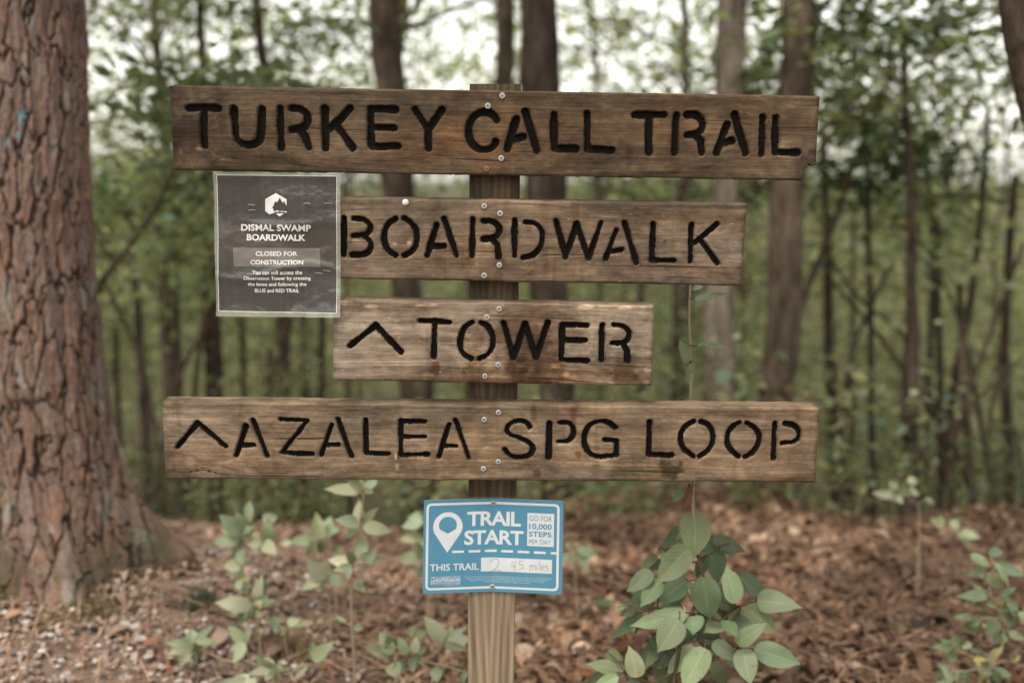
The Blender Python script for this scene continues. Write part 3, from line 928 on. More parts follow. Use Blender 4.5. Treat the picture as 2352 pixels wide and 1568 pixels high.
def split_tris(V, T, x0):
    """cut triangles along x = x0 so that a folded plate can carry them"""
    V = [tuple(v) for v in V]; out = []
    for tri in T:
        P = [V[i] for i in tri]
        sd_ = [p[0] - x0 for p in P]
        if min(sd_) >= 0 or max(sd_) <= 0:
            out.append(tuple(tri)); continue
        pos, neg = [], []
        for k in range(3):
            a, b = P[k], P[(k + 1) % 3]
            ia, sa, sb = tri[k], sd_[k], sd_[(k + 1) % 3]
            (pos if sa >= 0 else neg).append(ia)
            if sa * sb < 0:
                f = sa / (sa - sb)
                V.append((x0, a[1] + (b[1] - a[1]) * f))
                pos.append(len(V) - 1); neg.append(len(V) - 1)
        for poly in (pos, neg):
            for k in range(1, len(poly) - 1):
                out.append((poly[0], poly[k], poly[k + 1]))
    return np.array(V), np.array(out)

def fit(V, box):
    lo, hi = V.min(0), V.max(0)
    x0, y0, x1, y1 = box        # picture-like, y downwards
    s = (V - lo) / (hi - lo)
    return np.stack([x0 + s[:, 0] * (x1 - x0), y1 + s[:, 1] * (y0 - y1)], -1)

def ribbon(pts, w):
    """flat pen stroke in picture-like coordinates -> V, quads"""
    P = spline(np.array(pts, float), max(8, 5 * len(pts))) if len(pts) > 2 else np.array(pts, float)
    T = np.gradient(P, axis=0); T /= np.maximum(np.linalg.norm(T, axis=1, keepdims=True), 1e-9)
    Nn = np.stack([-T[:, 1], T[:, 0]], -1)
    V = np.concatenate([P + Nn * w / 2, P - Nn * w / 2])
    n = len(P); i = np.arange(n - 1)
    return V, np.stack([i, i + 1, i + 1 + n, i + n], -1)

# ------------------------------------------------------------------ blue metal plate
zS = zoomer(1660, 1940, 640, 2091)
FOLD_U = on_sign(*zS(1015, 800), -BOARD_T)[0]
FOLD_K = 0.085
PL_W = -BOARD_T + 0.0035
def plate_pt(P, off):
    """P: (n,2) positions on the plate as if it were flat, in close-view px"""
    P = np.asarray(P, float)
    q = np.array([on_sign(*zS(x, y), PL_W) for x, y in P])
    fold = 1010 - (P[:, 1] - 220) * 17 / 1083 + 15
    du = np.abs(P[:, 0] - fold) * 0.30607 / 1.741497 * 0.00083
    return L(q[:, 0], q[:, 1], PL_W + off + FOLD_K * du) - PLATE_OFF
plate_c = sign_world(*on_sign(*zS(1015, 800), PL_W), PL_W)
plate_root = empty("trail_start_sign", plate_c, "blue metal trail start sign bent down its middle, screwed low on the post", "metal sign")
plate_root.rotation_euler = sign_root.rotation_euler
_c = on_sign(*zS(1015, 800), PL_W)
PLATE_OFF = L(_c[0], _c[1], PL_W)

def blue_material():
    t = NT("blue_enamel")
    n = t.noise(t.coord(), 30, 5, 0.6)
    sp = t.noise(t.coord(), 900, 2)
    col = t.mix(t.map(n, 0.3, 0.7), (0.055, 0.170, 0.245), (0.064, 0.190, 0.270))
    col = t.mix(t.map(sp, 0.80, 0.82, 0, 0.5), col, (0.3, 0.3, 0.3))
    return t.done(t.bsdf(col, 0.42, 0, 0.4, t.bump(n, 0.05, 0.004)))
def white_print_material():
    t = NT("white_print")
    n = t.noise(t.coord(), 40, 4)
    col = t.mix(t.map(n, 0.3, 0.7), (0.43, 0.44, 0.45), (0.48, 0.49, 0.50))
    return t.done(t.bsdf(col, 0.45, 0, 0.4))
M_BLUE = blue_material(); M_WPRINT = white_print_material()
M_METAL = plain("bare_aluminium", (0.42, 0.40, 0.36), 0.5, 0.6)
M_INK = plain("pencil_ink", (0.16, 0.14, 0.13), 0.7)

def rounded_rect(x0, y0, x1, y1, r, n=6):
    pts = []
    for cx, cy, a0 in ((x1 - r, y0 + r, -90), (x1 - r, y1 - r, 0), (x0 + r, y1 - r, 90), (x0 + r, y0 + r, 180)):
        for k in range(n + 1):
            a = math.radians(a0 + 90 * k / n)
            pts.append((cx + r * math.cos(a), cy + r * math.sin(a)))
    return pts

def shear(P):
    """flat plate px -> close-view px (plate leans a touch)"""
    P = np.asarray(P, float).copy()
    P[:, 0] = P[:, 0] - (P[:, 1] - 220) * 17 / 1083
    P[:, 1] = P[:, 1] + (P[:, 0] - 1010) * 5.0 / 900
    return P

def plate_sheet():
    pts = rounded_rect(124, 170, 1936, 1385, 28)
    # fan per half so that the fold is a true crease
    left = [p for p in pts if p[0] < 1015]; right = [p for p in pts if p[0] >= 1015]
    acc = Acc()
    def half(poly):
        poly = np.array(poly)
        n = len(poly)
        f = plate_pt(shear(poly), 0.0); b = plate_pt(shear(poly), -0.0016)
        V = np.concatenate([f, b])
        acc.add(V, [np.arange(n)[None, ::-1], (np.arange(n) + n)[None]])
        i = np.arange(n); j = (i + 1) % n
        acc.add(V, [np.stack([i, j, j + n, i + n], -1)])
    # right half runs top->bottom on its arc; close on the fold line
    half([(1015, 170)] + right + [(1015, 1385)])
    half([(1015, 1385)] + left + [(1015, 170)])
    V = np.concatenate(acc.V)
    faces = [np.concatenate(v) for v in acc.F.values()]
    mi = np.concatenate([np.full(len(f), 1 if f.shape[1] == 4 else 0) for f in faces])
    return build_mesh("metal_plate", V, faces, [M_BLUE, M_METAL], False, mat_idx=mi)
link("metal_plate", plate_sheet(), plate_root)

def plate_layer(name, pieces, off, mat):
    """pieces: list of (V, F) in flat plate px"""
    acc = Acc()
    for V, F in pieces:
        V = np.asarray(V, float); F = np.asarray(F)
        if F.shape[1] == 4:
            F = np.concatenate([F[:, [0, 1, 2]], F[:, [0, 2, 3]]])
        V, F = split_tris(V, F, 1015.0)
        acc.add(plate_pt(shear(V), off), [F])
    return link(name, acc.mesh(name, [mat], False), plate_root)

def loop_band(outer, inner):
    o, i = np.array(outer, float), np.array(inner, float)
    n = len(o); k = np.arange(n); j = (k + 1) % n
    return np.concatenate([o, i]), np.stack([k, j, j + n, k + n], -1)
def rect(x0, y0, x1, y1):
    return np.array([(x0, y0), (x1, y0), (x1, y1), (x0, y1)], float), np.array([[0, 1, 2, 3]])
def txt(s, box, bold, spacing=1.0):
    V, T = text_shapes(s, bold, spacing)
    return fit(V, box), T

white = []
def dense(pts):
    P = np.array(pts, float); out = []
    for a, b in zip(P, np.roll(P, -1, 0)):
        m = max(1, int(np.linalg.norm(b - a) / 60))
        out += [a + (b - a) * k / m for k in range(m)]
    return out
o_ = rounded_rect(158, 212, 1888, 1342, 62); i_ = rounded_rect(188, 242, 1857, 1313, 36)
white.append(loop_band(o_, i_))
# map pin
pin = []; inn = []
for k in range(49):
    a = math.radians(205 - k * 230 / 48)
    pin.append((438 + 190 * math.cos(a), 522 - 190 * math.sin(a)))
pin = np.array(pin + [(434, 858)])
ang = np.arctan2(-(pin[:, 1] - 505), pin[:, 0] - 438)
inn = np.stack([438 + 116 * np.cos(ang), 502 - 110 * np.sin(ang)], -1)
white.append(loop_band(pin, inn))
white.append(txt("TRAIL", (686, 333, 1388, 523), 0.028, 0.93))
white.append(txt("START", (652, 578, 1424, 768), 0.028, 0.93))
white.append(rect(1472, 340, 1818, 770))
for k in range(6):
    white.append(rect(498 + 213 * k, 836, 652 + 213 * k, 866))
white.append(rect(1781, 836, 1860, 866))
white.append(txt("THIS TRAIL", (214, 1004, 848, 1094), 0.016, 1.0))
white.append(rect(876, 938, 1800, 1118))
white.append(txt("FAMILY & CONSUMER SCIENCES", (228, 1166, 608, 1192), 0.006))
white.append(txt("UT", (228, 1206, 296, 1244), 0.035, 0.8))
white.append(txt("EXTENSION", (300, 1196, 608, 1240), 0.030))
white.append(txt("INSTITUTE OF AGRICULTURE", (228, 1246, 608, 1270), 0.012))
white.append(txt("THE UNIVERSITY OF TENNESSEE", (405, 1276, 606, 1288), 0.004))
for s, x0, x1, y in (("This material was funded by USDA's Supplemental Nutrition Assistance Program (SNAP) under an agreement with the State of Tennessee.", 655, 1795, 1176),
                     ("Programs in agriculture and natural resources, 4-H youth development, family and consumer sciences, and resource development.", 688, 1758, 1200),
                     ("University of Tennessee Institute of Agriculture, U.S. Department of Agriculture and county governments cooperating.", 735, 1705, 1224),
                     ("UT Extension provides equal opportunities in programs and employment.", 920, 1522, 1248)):
    white.append(txt(s, (x0, y, x1, y + 19), 0.002))
plate_layer("white_print", white, 0.0004, M_WPRINT)
blue = [txt("GO FOR", (1498, 372, 1790, 440), -0.006), txt("10,000", (1496, 474, 1790, 562), 0.020), txt("STEPS", (1494, 578, 1786, 648), 0.026, 1.05), txt("PER DAY", (1498, 680, 1782, 740), -0.006)]
plate_layer("blue_print", blue, 0.0008, M_BLUE)
hand = []
for st in ([(990, 990), (1030, 965), (1080, 958), (1108, 985), (1095, 1040), (1060, 1090), (1022, 1108), (1060, 1098), (1140, 1112)],
           [(1220, 1098), (1224, 1106)],
           [(1290, 975), (1282, 1010), (1276, 1040), (1318, 1042)], [(1322, 968), (1318, 1040), (1314, 1098)],
           [(1428, 970), (1382, 972), (1378, 1012), (1420, 1020), (1425, 1065), (1375, 1080)],
           [(1512, 1020), (1518, 1090)], [(1518, 1030), (1545, 1016), (1552, 1085)], [(1552, 1030), (1582, 1020), (1588, 1085)],
           [(1604, 1030), (1606, 1080)], [(1603, 1002), (1605, 1006)],
           [(1640, 970), (1645, 1080)], [(1662, 1048), (1700, 1040), (1690, 1016), (1668, 1030), (1668, 1070), (1704, 1072)],
           [(1752, 1012), (1722, 1018), (1730, 1042), (1752, 1056), (1742, 1082), (1715, 1080)]):
    hand.append(ribbon(st, 6.0))
plate_layer("handwriting", hand, 0.0008, M_INK)
for q in ((1025, 232), (1010, 1318)):
    u, v = on_sign(*zS(*q), PL_W)
    conv = lambda a, b, c: L(a, b, c) - PLATE_OFF
    link("screw", screw_mesh("screw", u, v, PL_W + 0.0006, 0.0053, 0.4, M_SCREW_GREY, conv), plate_root)

# ------------------------------------------------------------------ laminated notice
zN = zoomer(820, 670, 600, 1517)
_c = on_sign(*zN(735, 770), 0.003)
notice_root = empty("laminated_notice", sign_world(*_c, 0.003), "dark laminated paper notice stapled over the left end of the boardwalk board", "notice")
notice_root.rotation_euler = sign_root.rotation_euler
N_OFF = L(_c[0], _c[1], 0.003)
def notice_pt(P, off):
    P = np.asarray(P, float)
    q = np.array([on_sign(*zN(x, y), 0.003) for x, y in P])
    x, y = P[:, 0] / 1517, P[:, 1] / 1568
    h = 0.0016 * np.sin(y * 9.5 + 1.6 * np.sin(x * 5 + 0.4)) + 0.0012 * np.sin(x * 11 + y * 4) + 0.0024 * np.exp(-((y - 0.345 - 0.03 * np.cos((x - .5) * 5)) / 0.030) ** 2) * np.exp(-((x - 0.55) / 0.28) ** 2)
    h = h + 0.0016 * np.exp(-((y - 0.665 - 0.05 * np.sin(x * 7)) / 0.026) ** 2)
    h = h + 0.0012 * (fbm(np.stack([x * 14, y * 22, 0 * x], -1), 77, 3) - 0.5)
    h = h + 0.004 * (1 - sstep(0.0, 0.12, y)) + 0.004 * sstep(0.85, 1.0, y)
    return L(q[:, 0], q[:, 1], 0.0055 + h + off) - N_OFF
def quad_grid(c, nx, ny):
    TL, TR, BR, BL = [np.array(q, float) for q in c]
    s, t = np.meshgrid(np.linspace(0, 1, nx + 1), np.linspace(0, 1, ny + 1)); s = s.ravel()[:, None]; t = t.ravel()[:, None]
    P = TL * (1 - s) * (1 - t) + TR * s * (1 - t) + BR * s * t + BL * (1 - s) * t
    i = np.arange((nx + 1) * (ny + 1)).reshape(ny + 1, nx + 1)
    return P, np.stack([i[:-1, :-1], i[1:, :-1], i[1:, 1:], i[:-1, 1:]], -1).reshape(-1, 4)
def paper_material():
    t = NT("printed_dark_paper")
    g = t.coord()
    n = t.noise(g, 500, 3, 0.7)
    st = t.noise(t.scale(g, (120, 2, 1)), 1, 2)
    ph = t.noise(t.scale(g, (14, 22, 1)), 1, 5, 0.6)
    v = t.math('ADD', t.math('MULTIPLY', n, 0.5), t.math('MULTIPLY', st, 0.5))
    col = t.ramp(v, [(0.3, (0.024, 0.0235, 0.021)), (0.7, (0.046, 0.045, 0.041))])
    sep = t.node("ShaderNodeSeparateXYZ"); t.put(sep.inputs[0], g)
    band = t.math('MULTIPLY', t.map(t.math('ABSOLUTE', t.math('SUBTRACT', sep.outputs[1], 0.0)), 0.015, 0.045, 1, 0), t.map(ph, 0.35, 0.6))
    col = t.mix(band, col, (0.052, 0.036, 0.029))
    return t.done(t.bsdf(col, 0.75, 0, 0.2))
def film_material():
    t = NT("laminate_film")
    tr = t.node("ShaderNodeBsdfTransparent"); tr.inputs[0].default_value = (0.995, 0.995, 0.985, 1)
    df = t.node("ShaderNodeBsdfDiffuse"); df.inputs[0].default_value = (0.52, 0.54, 0.47, 1)
    gl = t.node("ShaderNodeBsdfGlossy"); gl.inputs['Roughness'].default_value = 0.2
    n = t.noise(t.coord(), 40, 4)
    t.put(gl.inputs['Normal'], t.bump(n, 0.35, 0.006))
    sm = t.noise(t.scale(t.coord(), (9, 16, 1)), 1, 5, 0.7)
    m1 = t.node("ShaderNodeMixShader")
    t.put(m1.inputs[0], t.math('ADD', t.map(sm, 0.55, 0.72, 0, 0.20), 0.015))
    t.l.new(tr.outputs[0], m1.inputs[1]); t.l.new(df.outputs[0], m1.inputs[2])
    fr = t.node("ShaderNodeLayerWeight"); fr.inputs[0].default_value = 0.5
    m2 = t.node("ShaderNodeMixShader")
    t.put(m2.inputs[0], t.math('ADD', t.math('MULTIPLY', t.math('POWER', fr.outputs['Facing'], 4.0), 0.6), 0.045)); t.l.new(m1.outputs[0], m2.inputs[1]); t.l.new(gl.outputs[0], m2.inputs[2])
    return t.done(m2.outputs[0])
def milky_material():
    t = NT("laminate_margin")
    tr = t.node("ShaderNodeBsdfTransparent"); tr.inputs[0].default_value = (0.9, 0.91, 0.88, 1)
    df = t.node("ShaderNodeBsdfDiffuse"); df.inputs[0].default_value = (0.42, 0.44, 0.37, 1)
    m1 = t.node("ShaderNodeMixShader"); m1.inputs[0].default_value = 0.36
    t.l.new(tr.outputs[0], m1.inputs[1]); t.l.new(df.outputs[0], m1.inputs[2])
    return t.done(m1.outputs[0])
M_PAPER = paper_material(); M_FILM = film_material(); M_MILK = milky_material()
OUT = [(93, 40), (1370, 62), (1373, 1508), (118, 1500)]
INN = [(132, 74), (1331, 90), (1333, 1461), (144, 1444)]
INB = [(127, 69), (1336, 85), (1338, 1466), (139, 1449)]
def nlink(name, P, F, off, mat, smooth=True):
    return link(name, build_mesh(name, notice_pt(P, off), [F], [mat], smooth), notice_root)
P, F = quad_grid(INN, 90, 100); nlink("paper", P, F, 0.0, M_PAPER)
# white unprinted rim of the sheet
rim = Acc()
for k in range(4):
    a0, a1, b0, b1_ = np.array(INB[k], float), np.array(INB[(k + 1) % 4], float), np.array(INN[k], float), np.array(INN[(k + 1) % 4], float)
    n = 60; s = np.linspace(0, 1, n)[:, None]
    V = np.concatenate([a0 + (a1 - a0) * s, b0 + (b1_ - b0) * s])
    i = np.arange(n - 1)
    rim.add(notice_pt(V, 0.0), [np.stack([i, i + 1, i + 1 + n, i + n], -1)])
M_RIM = plain("paper_white", (0.60, 0.60, 0.56), 0.7)
link("paper_rim", rim.mesh("paper_rim", [M_RIM]), notice_root)
# laminate: milky margin round the sheet and clear film over it
mar = Acc()
for k in range(4):
    a0, a1, b0, b1_ = np.array(OUT[k], float), np.array(OUT[(k + 1) % 4], float), np.array(INB[k], float), np.array(INB[(k + 1) % 4], float)
    n = 60; s = np.linspace(0, 1, n)[:, None]
    V = np.concatenate([a0 + (a1 - a0) * s, b0 + (b1_ - b0) * s])
    if k == 3: V[:n, 0] += 7 * np.sin(np.linspace(0, 9, n)) * np.sin(np.linspace(0, math.pi, n))
    i = np.arange(n - 1)
    mar.add(notice_pt(V, 0.0), [np.stack([i, i + 1, i + 1 + n, i + n], -1)])
link("laminate_margin", mar.mesh("laminate_margin", [M_MILK]), notice_root)
P, F = quad_grid(OUT, 150, 170); nlink("laminate_film", P, F, 0.0026, M_FILM)
# print
M_NWHITE = plain("notice_white_ink", (0.62, 0.59, 0.59), 0.7)
M_NGREY = plain("notice_grey_band", (0.115, 0.100, 0.090), 0.7)
P, F = quad_grid([(288, 808), (1163, 815), (1167, 1003), (296, 997)], 40, 8); nlink("grey_band", P, F, 0.0006, M_NGREY)
acc = Acc()
def ntxt(s, box, bold, rot=0.006, spacing=1.0):
    V, T = text_shapes(s, bold, spacing)
    V = fit(V, box)
    V[:, 1] += (V[:, 0] - 730) * rot
    acc.add(notice_pt(V, 0.0014), [T])
ntxt("DISMAL SWAMP", (368, 573, 1078, 641), 0.028)
ntxt("BOARDWALK", (426, 673, 1020, 739), 0.030)
ntxt("CLOSED FOR", (517, 845, 938, 892), 0.028)
ntxt("CONSTRUCTION", (466, 931, 997, 978), 0.028)
ntxt("You can still access the", (485, 1036, 985, 1076), 0.012)
ntxt("Observation Tower by crossing", (398, 1096, 1071, 1142), 0.012)
ntxt("the levee and following the", (440, 1156, 1029, 1202), 0.012)
ntxt("BLUE and RED TRAIL", (512, 1220, 958, 1257), 0.016)
hexa = np.array([(722, 257), (833, 318), (833, 385), (815, 352), (808, 330), (798, 352), (786, 345), (775, 320), (762, 300), (752, 322), (742, 338), (735, 350), (720, 340), (708, 358), (697, 372),
                 (705, 378), (690, 392), (684, 408), (700, 420), (690, 432), (708, 440), (710, 455), (655, 473), (613, 440), (613, 318)], float)
acc.add(notice_pt(hexa, 0.0014), [np.arange(len(hexa))[None, ::-1]])
for poly in ([(718, 432), (755, 434), (757, 446), (716, 446)], [(770, 436), (796, 438), (797, 448), (772, 446)], [(805, 438), (834, 440), (832, 452), (808, 448)], [(722, 462), (806, 460), (760, 493)]):
    Pp = np.array(poly, float)
    acc.add(notice_pt(Pp, 0.0014), [np.arange(len(Pp))[None, ::-1]])
link("printed_text", acc.mesh("printed_text", [M_NWHITE], False), notice_root)
M_STAPLE = plain("staple_steel", (0.26, 0.24, 0.21), 0.5, 0.6)
for (x0, y0, x1, y1) in ((443, 373, 506, 376), (448, 428, 512, 427), (1008, 357, 1070, 356), (1213, 357, 1292, 357), (1202, 1032, 1272, 1044), (1120, 1058, 1188, 1068), (436, 1064, 506, 1068)):
    a = Acc()
    P = notice_pt(np.array([(x0, y0 + 9), (x0, y0), (x1, y1), (x1, y1 + 9)], float), 0.0032)
    tube(a, P[1:3], 0.00045, 6)
    tube(a, P[[0, 1]], 0.0004, 6)
    tube(a, P[[2, 3]], 0.0004, 6)
    link("staple", a.mesh("staple", [M_STAPLE]), notice_root)

# ------------------------------------------------------------------ big pine on the left
def trunk_curve(px_list, y):
    """measured outline -> centre points and radii, standing y metres away"""
    pts, rad = [], []
    for (x, py, wpx) in px_list:
        p = at_y(x, py, y)
        pts.append(p)
        rad.append(0.5 * wpx * (y * math.cos(PITCH)) / FPX)
    return np.array(pts), np.array(rad)

def to_ground(pts, rad, dip=0.12):
    d = pts[-1] - pts[-2]; d = d / max(abs(d[2]), 1e-6)
    p = pts[-1].copy(); r = rad[-1]
    g = float(ground_z(p[0], p[1]))
    if p[2] > g:
        q = p + d * (p[2] - g + dip) * np.array([0.6, 0.6, 1.0])
        pts = np.vstack([pts, q]); rad = np.append(rad, r * 1.12)
    return pts, rad

def worley(u, v, nu, seed, jit=0.85):
    """F1, F2 and cell id on a lattice that wraps every nu cells in u"""
    iu, iv = np.floor(u).astype(np.int64), np.floor(v).astype(np.int64)
    f1 = np.full(u.shape, 9.0); f2 = f1.copy(); cid = np.zeros(u.shape)
    for a in (-1, 0, 1):
        for b in (-1, 0, 1):
            cu, cv = iu + a, iv + b
            wu = cu % nu
            ox = cu + 0.5 + jit * (lattice(wu, cv, 0 * cv, seed) - 0.5) + 0.5 * (cv % 2)
            oy = cv + 0.5 + jit * (lattice(wu, cv, 0 * cv + 3, seed) - 0.5)
            d = np.sqrt((u - ox) ** 2 + (v - oy) ** 2)
            m = d < f1
            f2 = np.where(m, f1, np.minimum(f2, d))
            cid = np.where(m, lattice(wu, cv, 0 * cv + 7, seed), cid)
            f1 = np.where(m, d, f1)
    return f1, f2, cid

def pine():
    y = 3.05
    px_list = [(34, -1100, 270), (34, -250, 284), (35, 0, 290), (44, 200, 292), (52, 400, 294), (60, 600, 298), (78, 850, 316), (102, 1050, 334), (116, 1150, 356), (128, 1240, 400), (134, 1300, 440), (140, 1400, 480)]
    pts, rad = trunk_curve(px_list, y)
    nz, nt = 640, 420
    P = spline(pts[::-1], nz)[::-1]
    R = np.interp(np.linspace(0, 1, nz), np.linspace(0, 1, len(rad)), rad)
    th = np.linspace(0, 2 * math.pi, nt, endpoint=False)
    TH, Z = np.meshgrid(th, P[:, 2])
    U = TH / (2 * math.pi) * 25
    wv = fbm(np.stack([np.cos(TH) * 3, np.sin(TH) * 3, Z * 7], -1), 3, 4) - 0.5
    wv2 = fbm(np.stack([np.cos(TH) * 11, np.sin(TH) * 11, Z * 16], -1), 4, 3) - 0.5
    u2, v2 = U + wv * 1.9 + wv2 * 0.8, Z / 0.20 + wv * 1.6 + wv2 * 0.9
    f1, f2, cid = worley(u2, v2, 25, 5)
    edge = f2 - f1
    f1b, f2b, cidb = worley(u2 * 3, v2 * 5, 75, 8)
    plate = sstep(0.02, 0.15, edge + 0.14 * wv2)
    flake = fbm(np.stack([np.cos(TH) * 24, np.sin(TH) * 24, Z * 30], -1), 14, 4)
    sub = sstep(0.0, 0.15, f2b - f1b)
    led = np.floor((fbm(np.stack([np.cos(TH) * 9, np.sin(TH) * 9, Z * 7], -1), 61, 4) + 0.25 * (flake - .5)) * 11) / 11
    disp = plate * 0.010 + plate * (cid - 0.5) * 0.005 + (led - 0.5) * 0.026 + (flake - 0.5) * 0.005
    gz = ground_z(P[:, 0], P[:, 1])
    h = Z - float(gz[-1])
    lobes = 0.085 * np.exp(-np.clip(h, 0, 9) / 0.17) * (0.4 + np.clip(np.sin(TH * 5 + 0.7) + 0.4 * np.sin(TH * 3 + 2), 0, 2))
    rr = R[:, None] + disp + lobes - 0.012
    X = P[:, 0][:, None] + rr * np.cos(TH); Y = P[:, 1][:, None] + rr * np.sin(TH)
    V = np.stack([X, Y, Z], -1).reshape(-1, 3)
    grey = np.array([0.235, 0.182, 0.152]); oran = np.array([0.215, 0.128, 0.080]); brn = np.array([0.150, 0.102, 0.076])
    ledr = vnoise(np.stack([led * 37 + cid * 9, 0 * led, 0 * led], -1), 71)
    mixv = np.clip(cid * 0.35 + ledr * 0.55 - 0.05 + (flake - 0.5) * 1.4, 0, 1)[..., None]
    col = np.where(mixv < 0.5, grey + (brn - grey) * mixv * 1.5, brn + (oran - brn) * (mixv - 0.4) * 1.5)
    col = col * (0.44 + 0.74 * flake[..., None]) * np.array([0.98, 0.92, 0.92])
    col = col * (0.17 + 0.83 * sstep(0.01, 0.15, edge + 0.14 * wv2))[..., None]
    # lichen crumbs, blue blaze remains, moss at the foot
    li = sstep(0.66, 0.74, fbm(np.stack([np.cos(TH) * 8, np.sin(TH) * 8, Z * 9], -1), 31, 3))[..., None] * 0.35
    col = col * (1 - li) + li * np.array([0.26, 0.29, 0.25])
    for (bx, by, ru, rz) in ((40, 270, 0.011, 0.032), (13, 328, 0.010, 0.022), (34, 315, 0.008, 0.02)):
        c = at_y(bx, by, y - 0.19)
        dd = np.sqrt(((X - c[0]) / ru) ** 2 + ((Z - c[2]) / rz) ** 2)
        m = ((1 - sstep(0.4, 1.1, dd + (flake - .5) * 1.6)) * (Y < P[0, 1]) * plate * 0.8)[..., None]
        col = col * (1 - m) + m * np.array([0.105, 0.215, 0.26])
    mo = (np.exp(-np.clip(h - 0.05, 0, 9) / 0.15) * sstep(0.36, 0.56, fbm(np.stack([np.cos(TH) * 4, np.sin(TH) * 4, Z * 6], -1), 41, 4)))[..., None] * 0.7
    col = col * (1 - mo) + mo * np.array([0.032, 0.032, 0.013])
    i = np.arange(nz * nt).reshape(nz, nt); j = np.roll(i, -1, 1)
    F = np.stack([i[:-1], i[1:], j[1:], j[:-1]], -1).reshape(-1, 4)
    t = NT("pine_bark")
    n = t.noise(t.scale(t.coord(), (70, 70, 45)), 1, 6, 0.7)
    c = t.mix(t.map(n, 0.3, 0.7), t.mix(1.0, t.attr("barkcol", 'Color'), (0.7, 0.68, 0.66), 'MULTIPLY'), t.mix(1.0, t.attr("barkcol", 'Color'), (1.25, 1.22, 1.2), 'MULTIPLY'))
    m = t.done(t.bsdf(c, 0.85, 0, 0.25, t.bump(n, 0.7, 0.012)))
    root = empty("pine_tree", (float(P[-1, 0]), float(P[-1, 1]), float(gz[-1])), "thick pine trunk with plated reddish bark and flecks of blue paint", "tree")
    o = link("trunk", build_mesh("trunk", V, [F], [m], True, {'barkcol': ('FLOAT_COLOR', np.concatenate([col, np.ones(col.shape[:2] + (1,))], -1).reshape(-1, 4))}))
    keep_place(o, root)
    return root
pine_root = pine()

# ------------------------------------------------------------------ leaf clouds
def cloud(P, size, cols, up=0.55, rng=RNG, aspect=0.52, fold=0.18):
    """P (n,3) leaf bases -> folded four-point leaves: V, F, colour"""
    n = len(P)
    d = rng.normal(size=(n, 3)); d[:, 2] = d[:, 2] * 0.5 - 0.25
    d /= np.linalg.norm(d, axis=1, keepdims=True)
    nr = rng.normal(size=(n, 3)) * (1 - up); nr[:, 2] += up
    nr -= d * np.sum(nr * d, 1, keepdims=True)
    nr /= np.maximum(np.linalg.norm(nr, axis=1, keepdims=True), 1e-6)
    x = np.cross(d, nr)
    s = (np.broadcast_to(size, (n,)) * rng.uniform(0.6, 1.3, n))[:, None]
    mid = P + d * s * 0.45
    V = np.stack([P, mid + x * s * aspect * 0.5 + nr * s * fold * .5, P + d * s - nr * s * 0.1, mid - x * s * aspect * 0.5 + nr * s * fold * .5], 1).reshape(-1, 3)
    i = np.arange(n)[:, None] * 4
    F = np.concatenate([i + np.array([[0, 1, 2]]), i + np.array([[0, 2, 3]])], 1).reshape(-1, 3)
    C = np.repeat(np.concatenate([cols, np.ones((n, 1))], 1), 4, 0)
    return V, F, C

def greens(n, base, spread=0.35, rng=RNG):
    k = np.exp(rng.normal(0, spread, (n, 1)))
    h = rng.normal(0, 0.12, (n, 1))
    return np.clip(np.array(base) * k * np.concatenate([1 + h, np.ones((n, 1)), 1 - h], 1), 0.01, 0.6)

def grow(seed, H, r0, base_h, reach, nlimb, nleaf, lsize, base, lean=(0, 0), rise=0.35, spread=0.22, seg=8, twig_r=0.35):
    """a whole small tree at the origin: trunk mesh (with limbs) and crown mesh"""
    rng = np.random.default_rng(seed)
    pts = [np.array([0, 0, -0.3])]
    n = 9
    for k in range(1, n + 1):
        f = k / n
        pts.append(np.array([lean[0] * f + rng.normal(0, 0.018 * H * 0.3), lean[1] * f + rng.normal(0, 0.018 * H * 0.3), H * f]))
    main = spline(pts, 36)
    mr = r0 * (1 - 0.82 * np.linspace(0, 1, 36))
    tr = Acc(); tube(tr, main, mr, seg)
    leafP = []
    for k in range(nlimb):
        f = rng.uniform(base_h, 0.98)
        i = int(f * 35); s0 = main[i]
        a = rng.uniform(0, 6.283)
        ln = reach * (1.15 - 0.75 * (f - base_h) / (1 - base_h + 1e-6)) * rng.uniform(0.6, 1.15)
        d = np.array([math.cos(a), math.sin(a), rise * rng.uniform(0.3, 1.4)])
        e = s0 + d * ln; m = s0 + d * ln * 0.5 + np.array([0, 0, 0.08 * ln]); e[2] -= 0.12 * ln
        lp = spline([s0, m, e], 9)
        tube(tr, lp, np.maximum(mr[i] * twig_r * (1 - 0.8 * np.linspace(0, 1, 9)), 0.004), 5)
        for q in range(rng.integers(2, 5)):
            j = rng.integers(4, 9); a2 = a + rng.normal(0, 0.9); l2 = ln * rng.uniform(0.25, 0.5)
            e2 = lp[j] + np.array([math.cos(a2), math.sin(a2), rng.normal(0.05, 0.25)]) * l2
            tw = spline([lp[j], e2], 5)
            tube(tr, tw, np.linspace(0.008, 0.003, 5), 4)
            m = max(3, int(nleaf / nlimb / 3.5))
            c = tw[rng.integers(1, 5, m)]
            leafP.append(c + rng.normal(0, 1, (m, 3)) * np.array([spread, spread, spread * 0.45]))
    P = np.concatenate(leafP)
    V, F, C = cloud(P, lsize, greens(len(P), base, 0.3, rng), rng=rng)
    cm = build_mesh("crown", V, [F], [M_CANOPY], False, {'leafcol': ('FLOAT_COLOR', C)})
    return tr, cm

def copy_thing(root, loc, rotz, scale, label, group):
    r = root.copy(); COL.objects.link(r)
    r.location = loc; r.rotation_euler = (0, 0, rotz); r.scale = (scale,) * 3
    r["label"] = label; r["group"] = group
    for ch in root.children:
        c = ch.copy(); COL.objects.link(c); c.parent = r
    return r

